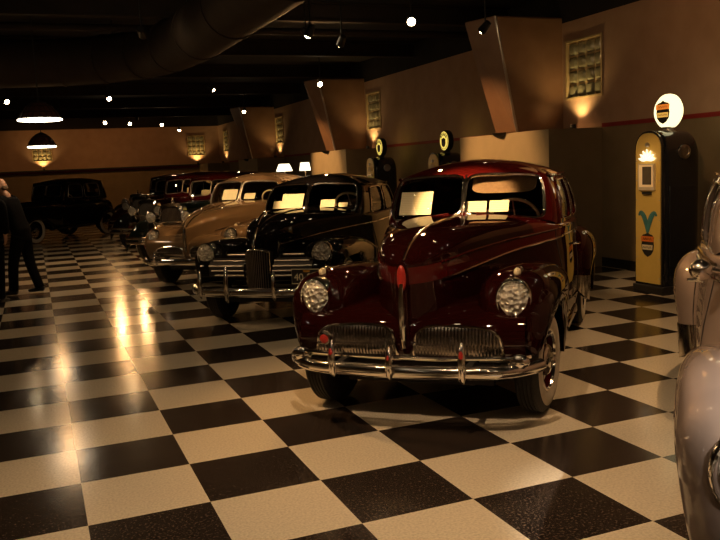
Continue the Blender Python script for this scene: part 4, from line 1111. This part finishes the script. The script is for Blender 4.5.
# added spotlights, made up to brighten floor, cars, plinths, walls and pump
ADDED_SPOTS = [
  ('added spotlight brightening the near checkered floor', (1.4, -1.6, 3.7), (2.2, .1, 0), 285, 80, (1, .66, .38)),
  ('added spotlight in place of a camera flash on the taupe car', (2.3, -5.2, 3.7), pt(cf, .30, -.35, .86), 1900, 17, (1, .84, .68)),  # added, stands in for a camera flash
  ('added spotlight above the aisle near the maroon car', (.3, 2.2, 3.7), pt(c1, .3, -.1, .7), 200, 60, WARM),
  ('added spotlight over the floor beside the gas pump', (5.4, .6, 3.7), (5.3, 1.4, 0), 180, 78, SOFT),
  ('added spotlight above the left of the aisle', (-2.2, 5.0, 3.7), (-.2, 6.5, 0), 25, 80, WARM),
  ('added spotlight above the middle of the aisle', (-1.6, 10.5, 3.7), (1.6, 11.5, .2), 45, 75, WARM2),
  ('added spotlight brightening the aisle face of the nearest plinth', (4.7, 8.1, 3.75), (7.63, 7.5, 1.7), 420, 44, WARM),
  ('added spotlight brightening the aisle face of the second plinth', (4.9, 16.3, 3.75), (7.63, 15.9, 1.7), 420, 44, WARM),
  ('added spotlight washing the left of the back wall', (1.0, 29.4, 3.95), (1.4, 33, 1.8), 55, 100, WARM2),
  ('added spotlight washing the middle of the back wall', (4.6, 29.4, 3.95), (4.6, 33, 1.8), 55, 100, WARM2),
  ('added spotlight for the streak on the nearest flared pylon edge', (3.2, 4.4, 3.75), (7.5, 7.1, 2.9), 30, 30, SOFT),
  ('added spotlight washing the wall behind the near gas pump', (5.6, 2.2, 3.85), (8.6, 3.2, 3.0), 60, 80, WARM),
  ('small spotlight added for highlights over the hood of the maroon car', (2.2, -1.4, 3.75), pt(c1, .1, .5, .9), 40, 40, SOFT),  # this and the next four only add small glints to the paint
  ('small spotlight added for highlights left of the maroon car hood', (.9, .6, 3.75), pt(c1, .1, -.5, .9), 40, 40, SOFT),
  ('small spotlight added for highlights on the front fender of the taupe car', (1.9, -3.6, 3.75), pt(cf, 0, -.5, .9), 40, 40, SOFT),
  ('small spotlight added for highlights over the hood of the black sedan', (1.6, 3.4, 3.75), pt(c2, .1, -.3, .9), 40, 40, SOFT),
  ('small spotlight added for highlights left of the black sedan', (.1, 4.4, 3.75), pt(c2, .1, -.5, .9), 40, 40, SOFT),
  ('added spotlight brightening the yellow face of the near gas pump', (4.6, 2.6, 3.75), (7.36, 3.72, 1.0), 260, 26, SOFT),
  ('added narrow spotlight on the windshield of the maroon car', (1.5, -.6, 3.75), pt(c1, -1.25, .0, 1.33), 3600, 13, SOFT, .5),  # windshield beams added to brighten the cards
  ('added narrow spotlight on the windshield of the black sedan', (1.1, 2.2, 3.75), pt(c2, -1.15, .0, 1.28), 3400, 12, SOFT, .5),
  ('added narrow spotlight on the windshield of the tan car', (.9, 5.0, 3.75), pt(c3, -1.2, .0, 1.3), 2400, 12, SOFT, .5),
]
for s in ADDED_SPOTS: ceiling_spot(*s)
for k, (x, y) in enumerate(((-3.5,-4.5),(-1.2,-5.2),(1.6,-6.0),(4.6,-5.6),(6.4,-3.6),(6.6,-1.2),(5.9,1.2),(-3.6,-1.6),(-1.4,-2.4),(.4,-.6),(3.2,-2.2),(4.4,-.4),(-2.6,.8),(-.6,1.6),(-3.0,3.4),(2.7,1.4),(-1.1,3.9),(4.6,3.0))):
    add_light('POINT', 'added_sparkle_light', (x, y, 3.72), (0, 0, -1), 3.5, SOFT if k % 3 else (1, .82, .62), .02)  # added bare lights for paint sparkle, standing in for the hall's other bulbs
for i, b in enumerate(BAYS):          # little uplights on the plinths under the glass block windows
    if b > YB-1: continue
    t = thing('uplight', ['uplight beyond the picture edge', 'uplight on the plinth below the nearest glass block window', 'uplight on the plinth below the second glass block window', 'uplight on the plinth below the third glass block window', 'uplight on the farthest plinth'][i], 'uplight', (8.42, b+.48, 2.12), 0, 'uplights on the plinths')
    M = at((0, 0, .0), (0, 0, 1))
    cn = MB().lathe([(.05, 0), (.05, .05), (.045, .08), (.038, .08), (.034, .055), (.001, .05)], M, 16).build('lamp_can', BLKMETAL, t)
    MB().lathe([(.001, .058), (.034, .058)], M, 16).build('lamp_lens', BULB2, cn)
    add_light('SPOT', 'uplight_beam', (0, 0, .10), (.10, 0, 1), 26, (1, .66, .24), .03, 120, .8, t)
for i, x in enumerate((1.02, 7.55)):
    t = thing('uplight', ['uplight below the left glass block window of the back wall', 'uplight below the right glass block window of the back wall'][i], 'uplight', (x, YB-.17, 2.13), 0, 'uplights on the back wall')
    cn = MB().lathe([(.05, 0), (.05, .05), (.045, .08), (.038, .08), (.034, .055), (.001, .05)], None, 16).build('lamp_can', BLKMETAL, t)
    MB().lathe([(.001, .058), (.034, .058)], None, 16).build('lamp_lens', BULB2, cn)
    add_light('SPOT', 'uplight_beam', (0, 0, .10), (0, .12, 1), 34, (1, .60, .2), .03, 125, .8, t)

LEADED = mat('leaded_shade_glass', (.10, .035, .02), .4)
vary(LEADED, (.05, .02, .012), scale=16)
def pendant(label, loc, R):
    t = thing('pendant_lamp', label, 'pendant lamp', loc, 0, 'pendant lamps hanging at the left')
    prof = [(R, 0), (R*.99, .02), (R*.86, .10), (R*.62, .19), (R*.36, .245), (R*.14, .27), (.03, .28)]
    s = MB().lathe(prof + [(.02, .265)] + [(r*.97, z-.012) for r, z in reversed(prof[1:-1])] + [(R*.97, 0)], None, 40).build('shade', LEADED, t)
    ln = MB()
    for k in range(20):
        a = 2*PI*k/20; ln.tube([(r*math.cos(a)*1.005, r*math.sin(a)*1.005, z+.003) for r, z in prof], .005, 4)
    for r, z in prof[1:5]: ln.tube([(r*1.005*math.cos(2*PI*k/32), r*1.005*math.sin(2*PI*k/32), z+.003) for k in range(32)], .005, 4, closed=True)
    ln.build('lead_lines', BLKMETAL, s)
    MB().lathe([(R*1.0, .012), (R*1.02, .008), (R*1.02, -.012), (R*.95, -.016), (.001, -.02)], None, 40).build('glowing_diffuser', PENDANT_GLOW, t)
    MB().tube([(0, 0, .27), (0, 0, HC-loc[2])], .010, 6).build('rod', BLKMETAL, t)
    add_light('POINT', 'pendant_light', (0, 0, -.16), (0, 0, -1), 12, WARM, .12, parent=t)
pendant('nearer larger pendant lamp with a glowing rim hanging at the left', (.70, 9.0, 2.60), .31)
pendant('farther smaller pendant lamp seen just below the other one', (.76, 13.6, 2.38), .27)

def floor_lamp(label, loc, wb_, wt):
    t = thing('floor_lamp', label, 'lamp', (loc[0], loc[1], 0), 0, 'white lamps beyond the tan car')
    MB().lathe([(.001, .0), (.16, 0), (.16, .015), (.05, .04), (.016, .06)], None, 24).build('base', BLKMETAL, t)
    MB().tube([(0, 0, .04), (0, 0, 1.70)], .013, 8).build('pole', DCHROME, t)
    MB().lathe([(wb_, 1.66), (wb_*.97, 1.70), (wt, 1.84), (wt*.9, 1.845), (wt*.96, 1.83), (wb_*.94, 1.67)], None, 28).build('lamp_shade', SHADE_GLOW, t)
    add_light('POINT', 'lamp_bulb', (0, 0, 1.60), (0, 0, -1), 8, WARM, .05, parent=t)
floor_lamp('lit white lamp shade left of the other behind the tan car roof', (6.35, 15.4), .20, .13)
floor_lamp('lit white lamp shade right of the other beside the black sedan roof', (6.3, 13.6), .13, .10)

# ------------------------------------------------------------------ people at the left
SKIN = vary(mat('skin', (.55, .30, .19), .5), (.48, .25, .15), scale=10)
CLOTH = vary(mat('black_suit_cloth', (.004, .0035, .0035), .9, spec=.1), (.007, .006, .006), scale=50)
CLOTH2 = vary(mat('charcoal_trouser_cloth', (.005, .0045, .0045), .9, spec=.1), (.008, .007, .007), scale=50)
HAIR = vary(mat('grey_brown_hair', (.16, .10, .06), .7), (.10, .06, .035), scale=60)
SHOE = vary(mat('black_shoe_leather', (.008, .007, .006), .3), (.012, .01, .009), scale=20)
def remesh(o, v=.014):
    m = o.modifiers.new('skin', 'REMESH'); m.mode = 'VOXEL'; m.voxel_size = v; m.use_smooth_shade = True
    s = o.modifiers.new('soft', 'SMOOTH'); s.iterations = 4; s.factor = .5
    return o
def person(label, loc, rz, legs, lean=.05, arms=((.05, .12), (-.05, .12)), turn=0, h=1.0, bald=False):
    p = thing('person', label, 'person', (loc[0], loc[1], 0), rz); S = lambda x, y, z: Vector((x, y, z))*h
    hip = S(0, 0, .92); ch = hip+S(lean*.9, 0, .40); nk = hip+S(lean*1.25, 0, .56); hd = nk+S(lean*.5+.02, 0, .165)
    body = MB(); jk = MB(); tr = MB(); shoe = []
    def limb(mb, pts, rs): mb.tube(pathsmooth(pts, 5), [lerp(rs[min(int(k/5), len(rs)-1)], rs[min(int(k/5)+1, len(rs)-1)], (k % 5)/5) for k in range((len(pts)-1)*5+1)], 14)
    def trunk(mb, g):
        mb.tube([hip+S(0,0,-.06), hip+S(0,0,.06), hip+S(lean*.4,0,.22), ch, ch+S(lean*.2,0,.10), nk+S(0,0,-.02)], [v*h+g for v in (.15,.165,.15,.175,.17,.07)], 20, ry=[v*h+g for v in (.11,.115,.105,.125,.11,.06)], up=(1,0,0))
    trunk(body, -.02); trunk(jk, .015)
    limb(body, [nk+S(-.02,0,-.06), nk+S(0,0,.02), hd+S(-.01,0,-.06)], [.058*h,.054*h,.052*h])
    R = Matrix.Rotation(turn, 3, 'Z')
    body.ell(hd, (.098*h, .076*h, .122*h), nu=20, nv=14)
    body.ell(hd+R @ S(.025,0,-.06), (.072*h,.06*h,.065*h), R)
    body.ell(hd+R @ S(.098,0,-.012), (.022*h,.013*h,.024*h), R, 10, 8)
    for s in (-1, 1): body.ell(hd+R @ S(-.005, s*.078, -.01), (.018*h,.008*h,.032*h), R, 10, 8)
    for s, (fx, kx, fz) in zip((1, -1), legs):
        H_ = hip+S(0, s*.085, -.02); K = S(kx, s*.09, .49); A = S(fx, s*.085, .09+fz)
        limb(body, [H_, K, A], [.075*h,.052*h,.04*h]); limb(tr, [H_, K, A+S(0,0,-.02)], [.105*h,.078*h,.068*h])
        foot = [A+S(-.06,0,-.045), A+S(0,0,-.03), A+S(.10,0,-.055), A+S(.19,0,-.065)]
        shoe.append(MB().tube(foot, [.035,.045,.042,.03], 12, ry=[.035,.05,.032,.022], up=(0,0,1)))
    tr.tube([hip+S(0,0,-.10), hip+S(0,0,.08)], .17*h, 18, ry=.125*h, up=(1,0,0))
    for s, (ax, az) in zip((1, -1), arms):
        sh = nk+S(-.01, s*.185, -.09); el = sh+S(ax*.4-.02, s*.06, -.28); wr = el+S(ax+.06, -s*.01, -.24+az)
        limb(body, [sh, el, wr], [.05*h,.04*h,.03*h]); limb(jk, [nk+S(0, s*.08, -.04), sh, el, lerp(el, wr, .92)], [.08*h,.078*h,.06*h,.047*h])
        dr = (wr-el).normalized(); pc = wr+dr*.05
        body.tube([wr, wr+dr*.04, wr+dr*.095], [.026,.036,.036], 10, ry=[.02,.018,.015], up=(0,1,0))
        for k in range(4):
            o_ = Vector((0, 0, 0)); o_.x = (-.027+.018*k); b0 = wr+dr*.085+o_; ln = (.062,.075,.07,.055)[k]
            body.tube([b0, b0+dr*ln*.5, b0+dr*ln+Vector((0, -s*.02, 0))], [.010,.009,.008], 8)
        body.tube([wr+dr*.03+Vector((.03,0,0)), wr+dr*.07+Vector((.055,-s*.012,0)), wr+dr*.105+Vector((.058,-s*.02,0))], [.012,.010,.009], 8)
    remesh(body.build('body', SKIN, p), .011)
    remesh(jk.build('jacket', CLOTH, p)); remesh(tr.build('trousers', CLOTH2, p)); [remesh(q.build('shoe', SHOE, p), .01) for q in shoe]
    hr = MB(); hr.ell(hd+R @ S(-.018,0,.025), (.098*h,.084*h,.108*h), R)
    if not bald: remesh(hr.build('hair', HAIR, p), .012)
    else:
        hb = MB(); hb.ell(hd+R @ S(-.045,0,-.02), (.068*h,.083*h,.055*h), R); remesh(hb.build('hair', HAIR, p), .012)
    e = MB()
    for s in (-1, 1): e.ell(hd+R @ S(.088, s*.03, .012), (.008,.010,.007), R, 8, 6)
    e.build('eyes', INK, p)
    return p
person('person in a black suit stepping at the far left edge, balding head lit orange', (.29, 9.1), math.radians(150), ((.16, .12, 0), (-.17, -.04, .02)), lean=.14, turn=.3, bald=True)
person('person in dark clothes standing in front of the other at the left edge', (-.10, 8.45), math.radians(60), ((.05, .03, 0), (-.05, -.02, 0)), lean=.02, h=.99)

# ------------------------------------------------------------------ world and camera
w = bpy.data.worlds.new('dim_hall'); sc.world = w; w.use_nodes = True
w.node_tree.nodes['Background'].inputs['Color'].default_value = (1, .55, .28, 1); w.node_tree.nodes['Background'].inputs['Strength'].default_value = .004
cam = bpy.data.cameras.new('camera'); co = bpy.data.objects.new('camera', cam); C.objects.link(co)
f, pitch, yaw, roll = 807.47, .127793, .378807, -.0455606
cam.sensor_width = 36; cam.lens = f/720*36; cam.clip_start = .05
fw = Vector((math.sin(yaw)*math.cos(pitch), math.cos(yaw)*math.cos(pitch), -math.sin(pitch))); r0 = Vector((math.cos(yaw), -math.sin(yaw), 0)); u0 = r0.cross(fw)
R_ = r0*math.cos(roll)+u0*math.sin(roll); U_ = -r0*math.sin(roll)+u0*math.cos(roll)
co.matrix_world = Matrix(((R_.x, U_.x, -fw.x, .5026), (R_.y, U_.y, -fw.y, -4.0623), (R_.z, U_.z, -fw.z, 1.7039), (0, 0, 0, 1)))
sc.camera = co
sc.view_settings.view_transform = 'Standard'; sc.view_settings.look = 'None'; sc.view_settings.exposure = 0; sc.view_settings.gamma = 1
try: sc.view_settings.use_curve_mapping = False
except Exception: pass
sc.cycles.use_denoising = True
sc.cycles.sample_clamp_indirect = 4
sc.cycles.max_bounces = 6; sc.cycles.transparent_max_bounces = 12
